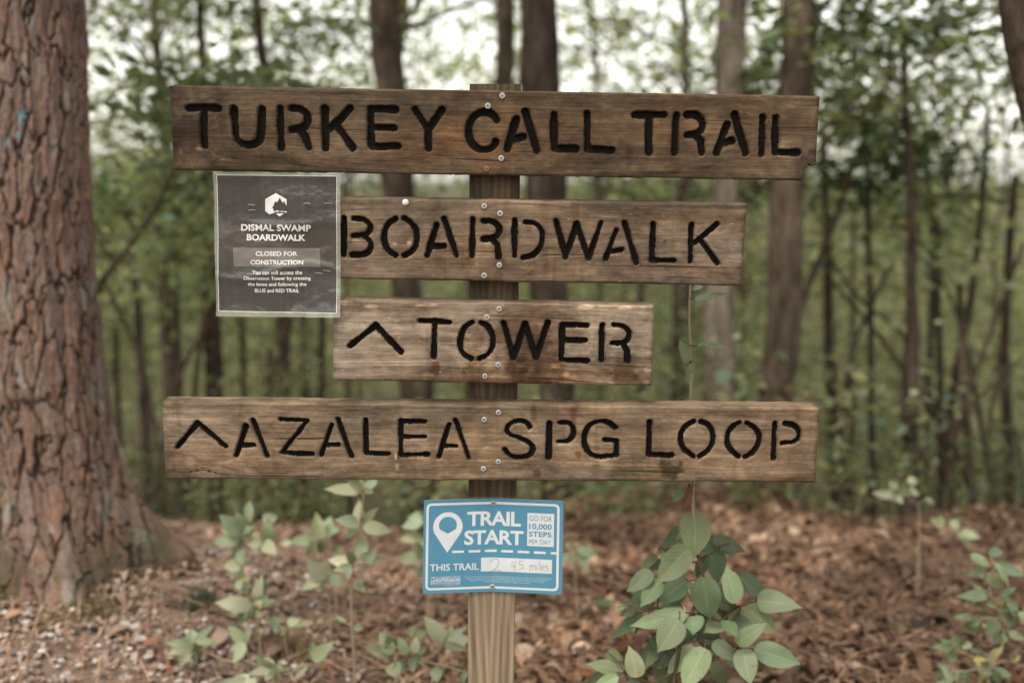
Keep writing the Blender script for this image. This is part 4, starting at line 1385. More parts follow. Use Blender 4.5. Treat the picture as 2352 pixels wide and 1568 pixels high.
# ------------------------------------------------------------------ measured trees
def measured_tree(name, label, px_list, y, bark, crown=None, group=None, top=None, seed=0, seg=28, furrow=0.08):
    pts, rad = trunk_curve(px_list, y)
    pts, rad = to_ground(pts, rad)
    if top:                                  # carry the trunk on above the picture
        d = pts[0] - pts[1]; d = d / max(d[2], 1e-6)
        h = top - pts[0][2]
        ext = [pts[0] + d * h * f + np.array([0.05 * math.sin(seed + 5 * f), 0, 0]) for f in (1.0, 0.5)]
        pts = np.vstack([ext, pts]); rad = np.concatenate([[rad[0] * 0.25, rad[0] * 0.65], rad])
    n = 60 if seg > 10 else 30
    P = spline(pts[::-1], n)
    q_ = np.linspace(0, 1, n)
    P[:, 0] += (0.0 if seed == 6 else 0.16) * rad[-1] * np.sin(q_ * 17 + seed * 1.3) * np.sin(q_ * 7 + seed)
    R = np.interp(q_, np.linspace(0, 1, len(rad)), rad[::-1])
    h = P[:, 2] - P[0, 2]
    R = R * (1 + 0.35 * np.exp(-h / 0.16))
    acc = Acc(); tube(acc, P, R, seg)
    V = acc.V[0].reshape(n, seg, 3)
    if seg > 10:
        a = np.arange(seg)[None] / seg * 6.283 + 0 * h[:, None]
        nn = fbm(np.stack([np.cos(a) * 4, np.sin(a) * 4, np.repeat(h[:, None], seg, 1) * 1.6 + seed], -1), seed, 4) - 0.5
        V = P[:, None] + (V - P[:, None]) * (1 + nn * 4 * furrow)[..., None]
        acc.V[0] = V.reshape(-1, 3)
    base = P[0].copy(); base[2] = float(ground_z(base[0], base[1]))
    root = empty(name, base, label, "tree", group)
    leafP = []
    rng = np.random.default_rng(seed + 100)
    if crown:
        lo, hi, reach, nl, ls, colr, nlimb = crown
        for k in range(nlimb):
            z = rng.uniform(lo, hi)
            i = int(np.argmin(np.abs(P[:, 2] - z))); s0 = P[i]
            ang = rng.uniform(-0.9, 0.9) if seed == 5 else rng.uniform(0, 6.283); ln = reach * rng.uniform(0.5, 1.1)
            dd = np.array([math.cos(ang), math.sin(ang), rng.uniform(0.0, 0.5)])
            e = s0 + dd * ln; e[2] -= 0.15 * ln
            lp = spline([s0, s0 + dd * ln * 0.5 + np.array([0, 0, 0.1 * ln]), e], 10)
            tube(acc, lp, np.maximum(R[i] * 0.17 * (1 - 0.85 * np.linspace(0, 1, 10)), 0.004), 6)
            m = nl // nlimb // 3
            for q in range(3):
                j = rng.integers(4, 10)
                e2 = lp[j] + rng.normal(0, 1, 3) * np.array([0.35, 0.35, 0.12]) * ln * 0.5
                tw = spline([lp[j], e2], 5); tube(acc, tw, np.linspace(0.007, 0.003, 5), 4)
                leafP.append(tw[rng.integers(1, 5, m)] + rng.normal(0, 1, (m, 3)) * np.array([0.22, 0.22, 0.12]))
                leafP.append(lp[rng.integers(2, 10, m // 3)] + rng.normal(0, 1, (m // 3, 3)) * np.array([0.12, 0.12, 0.09]))
    o = link("trunk", acc.mesh("trunk", [bark]))
    keep_place(o, root)
    if crown:
        Pq = np.concatenate(leafP)
        Vq, Fq, Cq = cloud(Pq, crown[4], greens(len(Pq), crown[5], 0.3, rng), rng=rng)
        keep_place(link("crown", build_mesh("crown", Vq, [Fq], [M_CANOPY], False, {'leafcol': ('FLOAT_COLOR', Cq)})), root)
    return root

GREEN_D = (0.070, 0.084, 0.040); GREEN_M = (0.158, 0.176, 0.090); GREEN_L = (0.235, 0.250, 0.140)
measured_tree("forest_tree", "brown trunk rising behind the words turkey call, left of the post", [(878, -60, 66), (893, 190, 66), (915, 410, 62), (940, 700, 70), (962, 900, 74), (978, 1180, 78)], 6.8, M_BARK_BROWN, (2.9, 7.0, 1.8, 1500, 0.10, GREEN_M, 12), top=8.5, seed=1)
measured_tree("forest_tree", "thick dark trunk standing right behind the post", [(1230, -60, 82), (1239, 200, 88), (1252, 400, 95), (1268, 700, 88), (1280, 900, 82), (1290, 1180, 84)], 6.0, M_BARK_DARK, (3.2, 7.5, 1.8, 1500, 0.10, GREEN_M, 10), top=8.5, seed=2)
measured_tree("forest_tree", "slim brown trunk close against the thick dark trunk, over the post top", [(1162, -60, 42), (1156, 190, 42), (1150, 450, 42), (1148, 800, 44), (1150, 1180, 46)], 8.0, M_BARK_BROWN, (4.6, 7.5, 1.6, 1200, 0.10, GREEN_M, 8), top=8.5, seed=3)
measured_tree("forest_tree", "pale grey trunk behind the word trail and the tall sapling", [(1686, -60, 66), (1678, 200, 64), (1662, 420, 60), (1656, 700, 66), (1650, 900, 68), (1637, 1190, 74)], 6.4, M_BARK_GREY, (3.6, 7.0, 1.8, 1800, 0.11, GREEN_D, 12), top=8.0, seed=4)
measured_tree("forest_tree", "stout brown trunk past the right end of the boardwalk board", [(1836, -60, 66), (1828, 190, 70), (1802, 480, 76), (1792, 800, 80), (1784, 920, 82), (1796, 1205, 92)], 5.9, M_BARK_BROWN, (1.9, 4.0, 2.0, 1900, 0.115, GREEN_D, 12), top=7.5, seed=5)
measured_tree("forest_tree", "near dark leaning trunk cut off by the upper right corner", [(2370, -80, 150), (2400, 120, 150), (2432, 260, 150), (2520, 600, 155), (2600, 900, 160), (2660, 1250, 180)], 3.0, M_BARK_BROWN, None, top=5.0, seed=6)
measured_tree("forest_tree", "straight blackish trunk among brush right of the boards", [(2072, 100, 16), (2092, 430, 20), (2095, 700, 26), (2092, 850, 36), (2088, 1200, 42)], 6.2, M_BARK_DARK, (1.8, 3.4, 1.3, 500, 0.10, GREEN_M, 12), seed=7, seg=14)
measured_tree("forest_tree", "thin black stem beside the straight blackish trunk, nearer the boards", [(1990, 300, 11), (2000, 720, 15), (2003, 1190, 19)], 7.0, M_BARK_DARK, (1.4, 2.4, 1.2, 450, 0.10, GREEN_M, 10), seed=8, seg=10)
measured_tree("forest_tree", "slim brown stem just off the right end of the azalea board", [(1890, 300, 18), (1908, 800, 26), (1920, 1190, 32)], 8.4, M_BARK_BROWN, (1.2, 2.4, 1.3, 500, 0.10, GREEN_M, 10), seed=9, seg=12)
measured_tree("forest_tree", "thin dark trunk above the left end of the top board", [(457, -60, 18), (466, 130, 18), (472, 400, 20), (484, 900, 28), (492, 1180, 30)], 8.0, M_BARK_DARK, (1.9, 4.6, 1.6, 1500, 0.10, GREEN_M, 12), top=7, seed=10, seg=12)
measured_tree("forest_tree", "thin greyish trunk leaning above the letters turkey", [(584, -60, 22), (600, 100, 24), (613, 190, 26), (640, 500, 28), (664, 1180, 32)], 8.6, M_BARK_BROWN, (2.0, 4.8, 1.6, 1500, 0.10, GREEN_M, 12), top=7, seed=11, seg=12)
measured_tree("forest_tree", "slim reddish stem close to the pine, low in the shade", [(292, 500, 14), (322, 800, 19), (340, 1180, 26)], 6.6, M_BARK_BROWN, (0.9, 1.9, 1.2, 1200, 0.09, GREEN_M, 10), seed=12, seg=12)
measured_tree("forest_tree", "bent thin sapling leaning up and right past the stout brown trunk", [(2050, 160, 7), (1978, 330, 10), (1905, 540, 15), (1845, 690, 18), (1770, 880, 20), (1720, 1190, 24)], 6.7, M_BARK_BROWN, (1.2, 2.6, 1.0, 900, 0.10, GREEN_D, 9), seed=13, seg=10)
measured_tree("forest_tree", "thin dark sapling leaning across behind the pine's right side", [(450, 270, 7), (400, 390, 9), (330, 520, 12), (240, 640, 15), (150, 800, 18), (60, 1200, 22)], 5.4, M_BARK_DARK, (0.9, 2.1, 0.9, 1200, 0.09, GREEN_D, 12), seed=14, seg=10)
STEMS = [([(495, 620, 20), (500, 900, 24), (505, 1190, 26)], 7.2), ([(556, 700, 14), (560, 950, 18), (556, 1190, 20)], 8.4), ([(696, 650, 18), (700, 900, 22), (704, 1190, 26)], 9.5),
         ([(400, 500, 12), (412, 900, 16), (420, 1190, 20)], 7.8), ([(742, 700, 16), (735, 1190, 22)], 8.8), ([(620, 800, 12), (600, 1190, 16)], 7.5),
         ([(2150, 500, 14), (2160, 900, 18), (2156, 1200, 22)], 8.0), ([(2205, 650, 14), (2215, 900, 22), (2240, 1210, 26)], 6.8), ([(2330, 400, 16), (2310, 800, 22), (2322, 1210, 28)], 7.4),
         ([(1480, 450, 14), (1472, 800, 18), (1476, 1190, 22)], 9.5), ([(1086, 500, 22), (1080, 1190, 28)], 10.5), ([(1560, 420, 16), (1545, 1190, 22)], 10.0), ([(2270, 250, 12), (2240, 620, 16), (2190, 900, 20), (2150, 1200, 22)], 7.0),
         ([(2352, 560, 8), (2262, 800, 12), (2200, 980, 16), (2180, 1200, 20)], 6.6), ([(1905, 640, 7), (2010, 760, 10), (2110, 900, 13), (2200, 1040, 16), (2250, 1210, 20)], 6.4),
         ([(2040, 620, 8), (1960, 800, 11), (1935, 1000, 14), (1950, 1190, 17)], 7.2), ([(2130, 300, 10), (2140, 700, 14), (2120, 1190, 20)], 8.8), ([(2300, 840, 9), (2270, 1000, 12), (2290, 1200, 16)], 6.1),
         ([(520, 560, 8), (455, 820, 12), (430, 1190, 17)], 6.9), ([(240, 640, 10), (330, 860, 13), (380, 1190, 18)], 7.0), ([(650, 420, 9), (660, 800, 13), (640, 1190, 17)], 9.8), ([(790, 420, 9), (800, 900, 12), (806, 1190, 16)], 8.0),
         ([(1880, 560, 6), (1990, 700, 8), (2080, 780, 9), (2170, 1000, 12), (2190, 1200, 15)], 6.9), ([(2352, 820, 6), (2230, 930, 9), (2120, 1030, 11), (2060, 1200, 14)], 6.3), ([(2060, 500, 6), (2150, 620, 8), (2220, 800, 10), (2290, 1200, 16)], 7.6),
         ([(560, 640, 6), (470, 760, 8), (400, 900, 11), (350, 1190, 14)], 6.2), ([(700, 660, 6), (620, 900, 9), (590, 1190, 12)], 7.1), ([(1900, 930, 6), (1840, 1060, 8), (1860, 1200, 11)], 6.1), ([(2330, 980, 7), (2352, 1100, 9), (2340, 1200, 11)], 5.9),
         ([(1960, 500, 10), (1955, 1190, 16)], 9.4), ([(265, 760, 12), (280, 1190, 18)], 8.0)]
for k, (pl, y) in enumerate(STEMS):
    measured_tree("young_tree", "slender dark young tree in the dim understory", pl, y, [M_BARK_DARK, M_BARK_BROWN][k % 2], (0.6, 2.2, 1.0, 220, 0.09, [GREEN_M, GREEN_D, GREEN_M, GREEN_L][k % 4], 7) if k % 3 == 0 else None, "slender young trees in the understory", seed=40 + k, seg=10)

# ------------------------------------------------------------------ forest behind
KINDS = [dict(H=8.5, r0=0.075, base_h=0.22, reach=2.0, nlimb=30, nleaf=1900, lsize=0.12, base=GREEN_M),
         dict(H=10.5, r0=0.10, base_h=0.30, reach=2.4, nlimb=30, nleaf=1600, lsize=0.13, base=GREEN_L),
         dict(H=6.5, r0=0.05, base_h=0.15, reach=1.7, nlimb=26, nleaf=2000, lsize=0.105, base=GREEN_M),
         dict(H=12.5, r0=0.13, base_h=0.42, reach=2.6, nlimb=30, nleaf=1600, lsize=0.14, base=GREEN_L)]
KLAB = ["leafy mid-height tree blurred in the woods behind the signpost", "tall pale green tree blurred in the woods behind the signpost", "low bushy tree blurred in the woods behind the signpost", "tallest slim tree blurred in the woods behind the signpost"]
protos = []
for k, kd in enumerate(KINDS):
    tr, cm = grow(300 + k, lean=(0.3 * (-1) ** k, 0.2), **kd)
    r = empty("woodland_tree", (0, 0, 0), KLAB[k], "tree", "woodland trees behind the crest")
    link("trunk", tr.mesh("trunk", [M_BARK_BROWN if k % 2 else M_BARK_DARK]), r)
    link("crown", cm, r)
    protos.append(r)
used_p = [False] * 4
rngT = np.random.default_rng(21)
spots = []
tries = 0
while len(spots) < 30 and tries < 9000:
    tries += 1
    y = 10.5 + 20 * rngT.uniform() ** 1.2
    half = 0.62 * y + 1.0
    x = rngT.uniform(-half, half)
    if x > 0.12 * y and y < 20 and rngT.uniform() < 0.8: continue
    if all((x - a) ** 2 + (y - b) ** 2 > (0.9 + 0.035 * y) ** 2 for a, b, _ in spots):
        k = int(rngT.choice(4, p=[0.3, 0.25, 0.28, 0.17]))
        spots.append((x, y, k))
for (x, y, k) in spots:
    loc = (x, y, float(ground_z(x, y)))
    rz, sc = rngT.uniform(0, 6.28), rngT.uniform(0.8, 1.2)
    if not used_p[k]:
        r = protos[k]; r.location = loc; r.rotation_euler = (0, 0, rz); r.scale = (sc,) * 3; used_p[k] = True
    else:
        copy_thing(protos[k], loc, rz, sc, KLAB[k], "woodland trees behind the crest")

# bushes that close the view under the crowns
BK = [dict(H=3.4, r0=0.028, base_h=0.06, reach=1.25, nlimb=26, nleaf=1500, lsize=0.09, base=GREEN_L, rise=0.55), dict(H=4.4, r0=0.034, base_h=0.10, reach=1.5, nlimb=28, nleaf=1500, lsize=0.10, base=GREEN_L, rise=0.5)]
BLAB = ["shoulder-high green bush in the blurred brush behind the signpost", "tall loose pale bush in the blurred brush behind the signpost"]
bp = []
for k, kd in enumerate(BK):
    tr, cm = grow(700 + k, lean=(0.2, 0.1), **kd)
    r = empty("woodland_bush", (0, 0, 0), BLAB[k], "bush", "bushes behind the crest")
    link("trunk", tr.mesh("trunk", [M_BARK_DARK]), r); link("crown", cm, r)
    bp.append(r)
used_b = [False, False]
bs = []
tries = 0
while len(bs) < 44 and tries < 9000:
    tries += 1
    y = 7.4 + 14 * rngT.uniform() ** 1.2
    x = rngT.uniform(-1, 1) * (0.6 * y + 0.6)
    if all((x - a) ** 2 + (y - b) ** 2 > (0.75 + 0.03 * y) ** 2 for a, b in bs):
        bs.append((x, y))
        k = int(rngT.integers(0, 2)); loc = (x, y, float(ground_z(x, y))); rz, sc = rngT.uniform(0, 6.28), rngT.uniform(0.75, 1.2)
        sc = min(sc, (0.10 - loc[2]) / BK[k]['H'])
        if not used_b[k]:
            bp[k].location = loc; bp[k].rotation_euler = (0, 0, rz); bp[k].scale = (sc,) * 3; used_b[k] = True
        else:
            copy_thing(bp[k], loc, rz, sc, BLAB[k], "bushes behind the crest")

# the far wood, one mass
def far_wood():
    n = 84000
    rng = np.random.default_rng(5)
    ang = rng.uniform(-0.72, 0.72, n); dist = rng.uniform(29, 60, n)
    P = np.stack([np.sin(ang) * dist, np.cos(ang) * dist, -5.2 + rng.uniform(0, 1, n) ** 1.15 * 19], -1)
    d = fbm(P * np.array([0.33, 0.12, 0.36]), 91, 4)
    keep = rng.uniform(size=n) < sstep(0.37, 0.56, d + 0.05 * (2.0 - P[:, 2]) / 8)
    P = P[keep]; n = len(P)
    t_ = fbm(P * np.array([0.5, 0.2, 0.5]), 92, 3)[:, None]
    col = np.array(GREEN_M) + (np.array(GREEN_L) * 1.4 - np.array(GREEN_M)) * sstep(0.35, 0.65, t_)  # far leaves made paler: distance haze painted into the leaf colour
    col = np.clip(col * np.exp(rng.normal(0, 0.22, (n, 1))), 0.01, 0.5)
    V, F, C = cloud(P, 0.34, col, rng=rng, aspect=0.7)
    tag(link("distant_woods", build_mesh("distant_woods", V, [F], [M_CANOPY], False, {'leafcol': ('FLOAT_COLOR', C)})), kind="stuff")
far_wood()

# ------------------------------------------------------------------ leaf litter and stones
PAL = np.array([[0.125, 0.072, 0.044], [0.18, 0.112, 0.070], [0.25, 0.170, 0.112], [0.32, 0.24, 0.175], [0.105, 0.050, 0.029], [0.055, 0.033, 0.020], [0.20, 0.090, 0.038]])
PAL = PAL * np.array([0.82, 0.77, 0.74])
PALP = np.array([0.26, 0.26, 0.16, 0.08, 0.12, 0.09, 0.03])
def litter():
    rng = np.random.default_rng(9)
    s, a, w, F0 = leaf_template(5, 2)
    m = len(s)
    n = 36000
    y = 1.9 + 4.2 * rng.uniform(0, 1, n) ** 0.95
    x = rng.uniform(-1, 1, n) * (0.68 * y + 0.35)
    keep = rng.uniform(size=n) > 0.62 * sstep(-0.1, -1.0, x) * sstep(4.3, 3.4, y)
    x, y = x[keep], y[keep]; n = len(x)
    Ln = rng.uniform(0.018, 0.056, n) * (1 + 0.35 * sstep(-0.5, 0.2, x)) * np.where(rng.uniform(size=n) < 0.14, 1.6, 1)
    W = Ln * rng.uniform(0.3, 0.6, n)
    th = rng.uniform(0, 6.283, n)
    tilt = rng.normal(0, 0.26, n); roll = rng.normal(0, 0.28, n)
    curl = rng.normal(0.15, 0.5, n); fold = rng.normal(0.15, 0.3, n)
    lx = a[None] * w[None] * W[:, None] * 0.5
    ly = (s[None] - 0.5) * Ln[:, None]
    lz = curl[:, None] * Ln[:, None] * (0.25 - (s[None] - 0.5) ** 2) * 2 + fold[:, None] * np.abs(lx)
    c, s_ = np.cos(roll)[:, None], np.sin(roll)[:, None]
    lx, lz = lx * c - lz * s_, lx * s_ + lz * c
    c, s_ = np.cos(tilt)[:, None], np.sin(tilt)[:, None]
    ly, lz = ly * c - lz * s_, ly * s_ + lz * c
    c, s_ = np.cos(th)[:, None], np.sin(th)[:, None]
    X, Y = x[:, None] + lx * c - ly * s_, y[:, None] + lx * s_ + ly * c
    Zg = ground_z(x, y)
    lift = rng.uniform(0.002, 0.022, n)
    Z = Zg[:, None] + lift[:, None] + lz
    V = np.stack([X, Y, Z], -1).reshape(-1, 3)
    F = (np.arange(n)[:, None, None] * m + F0[None]).reshape(-1, 4)
    col = PAL[rng.choice(7, n, p=PALP)] * np.exp(rng.normal(0, 0.22, (n, 1)))
    patch = fbm(np.stack([x * 2.2, y * 2.2, 0 * x], -1), 55, 3)[:, None]
    col = col * (0.55 + 0.85 * sstep(0.3, 0.7, patch)) * (1 - 0.22 * sstep(-0.3, 0.9, x))[:, None]
    left = sstep(0.2, -1.6, x)[:, None] * 0.5
    col = col * (1 - left) + left * np.array([0.36, 0.26, 0.20]) * np.exp(rng.normal(0, 0.25, (n, 1)))
    C = np.repeat(np.concatenate([col, np.ones((n, 1))], 1), m, 0)
    tag(link("leaf_litter", build_mesh("leaf_litter", V, [F], [M_DEAD], True, {'leafcol': ('FLOAT_COLOR', np.clip(C, 0, 1))})), kind="stuff")
    # pine needles and twigs
    acc = Acc()
    n = 12000
    y = 2.0 + 4.0 * rng.uniform(0, 1, n); x = rng.uniform(-1, 1, n) * (0.66 * y + 0.2)
    th = rng.uniform(0, 6.283, n); Ln = rng.uniform(0.06, 0.16, n); wd = rng.uniform(0.0010, 0.0022, n)
    dx, dy = np.cos(th), np.sin(th)
    z0, z1 = ground_z(x - dx * Ln / 2, y - dy * Ln / 2) + rng.uniform(0.012, 0.05, n), ground_z(x + dx * Ln / 2, y + dy * Ln / 2) + rng.uniform(0.012, 0.05, n)
    A = np.stack([x - dx * Ln / 2, y - dy * Ln / 2, z0], -1); B = np.stack([x + dx * Ln / 2, y + dy * Ln / 2, z1], -1)
    sd = np.stack([-dy, dx, 0 * dx], -1) * wd[:, None]
    V = np.stack([A - sd, A + sd, B + sd, B - sd], 1).reshape(-1, 3)
    F = np.arange(4 * n).reshape(n, 4)
    col = np.array([[0.21, 0.118, 0.070], [0.29, 0.19, 0.125], [0.13, 0.07, 0.044]])[rng.integers(0, 3, n)]
    C = np.repeat(np.concatenate([col, np.ones((n, 1))], 1), 4, 0)
    tag(link("pine_needles", build_mesh("pine_needles", V, [F], [M_DEAD], False, {'leafcol': ('FLOAT_COLOR', C)})), kind="stuff")
litter()
def gravel():
    rng = np.random.default_rng(19)
    n = 9000
    y = 1.9 + 2.3 * rng.uniform(0, 1, n) ** 1.1
    x = -0.25 - (0.62 * y + 0.2) * rng.uniform(0, 1, n) ** 0.8
    keep = rng.uniform(size=n) < np.clip(1.3 - (y - 2.0) * 0.45, 0.15, 1) * np.clip((-x - 0.2) / 0.9, 0.1, 1)
    x, y = x[keep], y[keep]; n = len(x)
    ico = np.array([(0, 0, 1), (0.9, 0, .35), (.28, .85, .4), (-.72, .53, .3), (-.72, -.53, .4), (.28, -.85, .3), (.6, .5, -.4), (-.3, .8, -.4), (-.8, 0, -.4), (-.3, -.8, -.4), (.6, -.5, -.4), (0, 0, -1)])
    Fi = np.array([(0, 1, 2), (0, 2, 3), (0, 3, 4), (0, 4, 5), (0, 5, 1), (1, 6, 2), (2, 6, 7), (2, 7, 3), (3, 7, 8), (3, 8, 4), (4, 8, 9), (4, 9, 5), (5, 9, 10), (5, 10, 1), (1, 10, 6), (11, 7, 6), (11, 8, 7), (11, 9, 8), (11, 10, 9), (11, 6, 10)])
    sz = rng.uniform(0.003, 0.012, n) * np.where(rng.uniform(size=n) < 0.06, 1.7, 1)
    V = ico[None] * (1 + rng.normal(0, 0.18, (n, 12, 1))) * np.stack([sz * rng.uniform(.8, 1.5, n), sz * rng.uniform(.7, 1.2, n), sz * 0.6], -1)[:, None]
    th = rng.uniform(0, 6.28, n); c, s_ = np.cos(th)[:, None], np.sin(th)[:, None]
    X = V[..., 0] * c - V[..., 1] * s_ + x[:, None]; Y = V[..., 0] * s_ + V[..., 1] * c + y[:, None]
    Z = V[..., 2] + (ground_z(x, y) + 0.012 + rng.uniform(0, 0.014, n))[:, None]
    col = np.array([[0.33, 0.275, 0.24], [0.27, 0.205, 0.165], [0.38, 0.335, 0.30], [0.22, 0.16, 0.125]])[rng.integers(0, 4, n)] * np.exp(rng.normal(0, 0.15, (n, 1)))
    C = np.repeat(np.concatenate([col, np.ones((n, 1))], 1), 12, 0)
    F = (np.arange(n)[:, None, None] * 12 + Fi[None]).reshape(-1, 3)
    tag(link("gravel", build_mesh("gravel", np.stack([X, Y, Z], -1).reshape(-1, 3), [F], [M_DEAD], False, {'leafcol': ('FLOAT_COLOR', C)})), kind="stuff")
gravel()

# ------------------------------------------------------------------ plants with measured leaves
PR = random.Random(3)
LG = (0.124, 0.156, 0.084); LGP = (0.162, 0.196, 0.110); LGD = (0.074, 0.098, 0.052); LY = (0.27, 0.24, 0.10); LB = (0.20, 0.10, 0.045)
SEEDP = (0.235, 0.262, 0.160); SEEDG = (0.150, 0.180, 0.100)
COLS = {'g': LG, 'p': LGP, 'd': LGD, 'y': LY, 'b': LB}
def plant(name, label, z, leaves, stems, y, cat="plant", base='p', T=LT_MID, mat=None, depth=False, jitter=0.05, stem_r=0.0028, group=None, shoot=None, wide=1.1):
    put = (lambda p, d: CAMP + ray(*p) * d) if depth else (lambda p, d: at_y(*p, d))
    k = 1.0 / FPX
    st = Acc(); spts = []
    for si, poly in enumerate(stems):
        pts = [put(z(*q), y) for q in poly]
        if si == 0:
            b = pts[-1].copy(); g = float(ground_z(b[0], b[1]))
            if b[2] > g - 0.02: pts.append(np.array([b[0] + PR.uniform(-.02, .02), b[1], g - 0.03]))
            foot = np.array([pts[-1][0], pts[-1][1], float(ground_z(pts[-1][0], pts[-1][1]))])
        P = spline(pts, 8 * len(pts))
        r = stem_r * (0.55 + 0.75 * np.linspace(0, 1, len(P))) * (1 if si == 0 else 0.7)
        tube(st, P, r, 7); spts.append(P)
    if shoot: spts.append(spline([put(z(*q), y) for q in shoot], 60))
    SP = np.concatenate(spts)
    fo = Acc()
    if not depth:
        extra = []
        for lf in leaves:
            if PR.random() < 0.6:
                a = PR.choice((-1, 1)) * PR.uniform(0.6, 1.3); q = PR.uniform(0.6, 0.9)
                dx, dy_ = (lf[2] - lf[0]) * q, (lf[3] - lf[1]) * q
                extra.append((lf[0], lf[1], lf[0] + dx * math.cos(a) - dy_ * math.sin(a), lf[1] + dx * math.sin(a) + dy_ * math.cos(a), lf[4] * q, lf[5] if len(lf) > 5 else 'g'))
        leaves = list(leaves) + extra
    for lf in leaves:
        bx, by, tx, ty, w = lf[:5]
        key = lf[5] if len(lf) > 5 else base
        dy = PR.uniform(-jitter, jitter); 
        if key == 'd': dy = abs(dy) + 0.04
        B = put(z(bx, by), y + dy); Tp = put(z(tx, ty), y + dy + PR.uniform(-jitter, jitter) * 0.8)
        zz0 = z(0, 0); zz1 = z(1, 0)
        wid = w * (zz1[0] - zz0[0]) * k * y * wide
        Tp = B + (Tp - B) * 1.07
        nrm = np.array([PR.uniform(-.38, .38), -0.85, 0.62 + PR.uniform(-.3, .3)])
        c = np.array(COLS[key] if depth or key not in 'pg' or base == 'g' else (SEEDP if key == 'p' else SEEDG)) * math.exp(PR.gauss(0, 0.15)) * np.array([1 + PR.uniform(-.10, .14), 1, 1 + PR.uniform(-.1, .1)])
        add_leaf(fo, B, Tp, wid, nrm, np.clip(c, 0.01, 0.7), T, fold=PR.uniform(0.08, 0.34), droop=PR.uniform(-0.05, 0.32), wave=0.02, twist=PR.uniform(-.7, .7), rng=PR)
        if True:
            dist = np.linalg.norm(SP - B, axis=1) + 0.7 * np.clip(SP[:, 2] - B[2], 0, 9)
            q = SP[int(np.argmin(dist))]
            if np.linalg.norm(q - B) > 0.004:
                tube(st, spline([q, (q + B) / 2 + np.array([0, 0, 0.012 * PR.uniform(-.5, 1)]), B], 6), np.linspace(0.0014, 0.0009, 6), 5)
    root = empty(name, foot, label, cat, group)
    if shoot:
        sa = Acc(); pts = spline([put(z(*q), y) for q in shoot], 40)
        tube(sa, pts, 0.0021 + 0.0014 * np.linspace(0, 1, 40) + 0.0006 * (np.arange(40) % 7 == 3), 8)
        keep_place(link("shoot", sa.mesh("shoot", [M_STEM])), root)
    keep_place(link("stem", st.mesh("stem", [M_TWIG if depth else M_STEM])), root)
    keep_place(link("foliage", fo.mesh("foliage", [mat or M_SEED], True, LEAFKINDS)), root)
    return root

zP = zoomer(2200, 1900, 1200, 2264)
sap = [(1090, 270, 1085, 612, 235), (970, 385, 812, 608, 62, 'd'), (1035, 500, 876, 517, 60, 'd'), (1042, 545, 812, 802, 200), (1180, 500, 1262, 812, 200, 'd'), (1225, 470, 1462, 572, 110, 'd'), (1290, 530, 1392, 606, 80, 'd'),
       (800, 598, 678, 742, 72, 'd'), (772, 728, 588, 872, 125), (962, 745, 832, 892, 120, 'd'), (1038, 795, 808, 957, 160), (832, 790, 690, 982, 135), (1150, 765, 1207, 1072, 215), (1396, 965, 1335, 700, 180, 'p'),
       (1425, 760, 1642, 938, 165, 'd'), (1560, 945, 1888, 998, 170, 'g'), (1250, 830, 1332, 1082, 150, 'd'), (1394, 1002, 1390, 1128, 138), (1470, 990, 1702, 1182, 175), (775, 985, 560, 962, 95, 'd'), (692, 1035, 484, 1222, 95, 'd'),
       (1028, 1045, 624, 1132, 140, 'p'), (975, 1088, 820, 1322, 195, 'p'), (1068, 1062, 1078, 1195, 160), (1296, 1075, 1168, 1182, 140), (1312, 1092, 1412, 1212, 105), (1245, 1232, 1038, 1186, 120), (1408, 1270, 1626, 1120, 120, 'p'),
       (1228, 1258, 1422, 1392, 115, 'p'), (1538, 1312, 1872, 1417, 175, 'p'), (1452, 1305, 1512, 1568, 165, 'p'), (1172, 1303, 1008, 1605, 190, 'p'), (1092, 1290, 888, 1502, 130, 'p'), (932, 1308, 780, 1462, 125, 'd'), (812, 1278, 685, 1382, 85, 'd'),
       (802, 1328, 718, 1452, 80, 'd'), (667, 1522, 598, 1295, 140, 'p'), (568, 1478, 283, 1425, 130, 'p'), (430, 1332, 548, 1392, 85, 'd'), (515, 1515, 325, 1605, 95, 'p'), (385, 1490, 290, 1575, 75, 'd'), (690, 1565, 585, 1555, 60, 'p'),
       (952, 1380, 900, 1575, 115, 'd'), (1200, 1300, 1268, 1362, 75, 'd'), (952, 960, 828, 985, 62, 'd'), (762, 1190, 832, 1262, 65, 'd'), (702, 1150, 640, 1192, 55, 'd'), (1130, 980, 1185, 1125, 115, 'd'),
       (1240, 1300, 1100, 1240, 70, 'd'), (905, 560, 835, 640, 70, 'g'), (700, 880, 615, 930, 60, 'd'), (1030, 830, 1070, 820, 40, 'p'), (560, 985, 490, 1015, 40, 'p'), (1010, 830, 905, 1010, 120, 'd'), (870, 1180, 740, 1330, 110, 'd'), (1120, 1130, 1290, 1240, 120, 'd'), (1380, 1090, 1560, 1180, 110, 'd'), (1340, 1330, 1440, 1480, 110, 'd'), (880, 1420, 800, 1590, 120, 'd'), (1090, 1120, 960, 1290, 130, 'd'), (1220, 1420, 1330, 1570, 120, 'd'), (640, 1010, 530, 1060, 70, 'd'), (1260, 960, 1420, 1010, 90, 'd'), (1180, 600, 1110, 760, 110, 'd'), (890, 660, 760, 700, 90, 'd'), (810, 1640, 700, 1700, 120, 'p'), (1250, 1640, 1150, 1760, 140), (1000, 1650, 900, 1800, 140),
       (1000, 110, 935, 192, 75, 'g'), (1075, 82, 1132, 96, 34, 'g')]
zU = zoomer(2600, 900, 1496, 2132)
def cvt(z, q):      # from one close view to another
    X, Y = z(*q)
    return ((X * 1.741497 - 2200) / (1200 / 2264), (Y * 1.741497 - 1900) / (1200 / 2264))
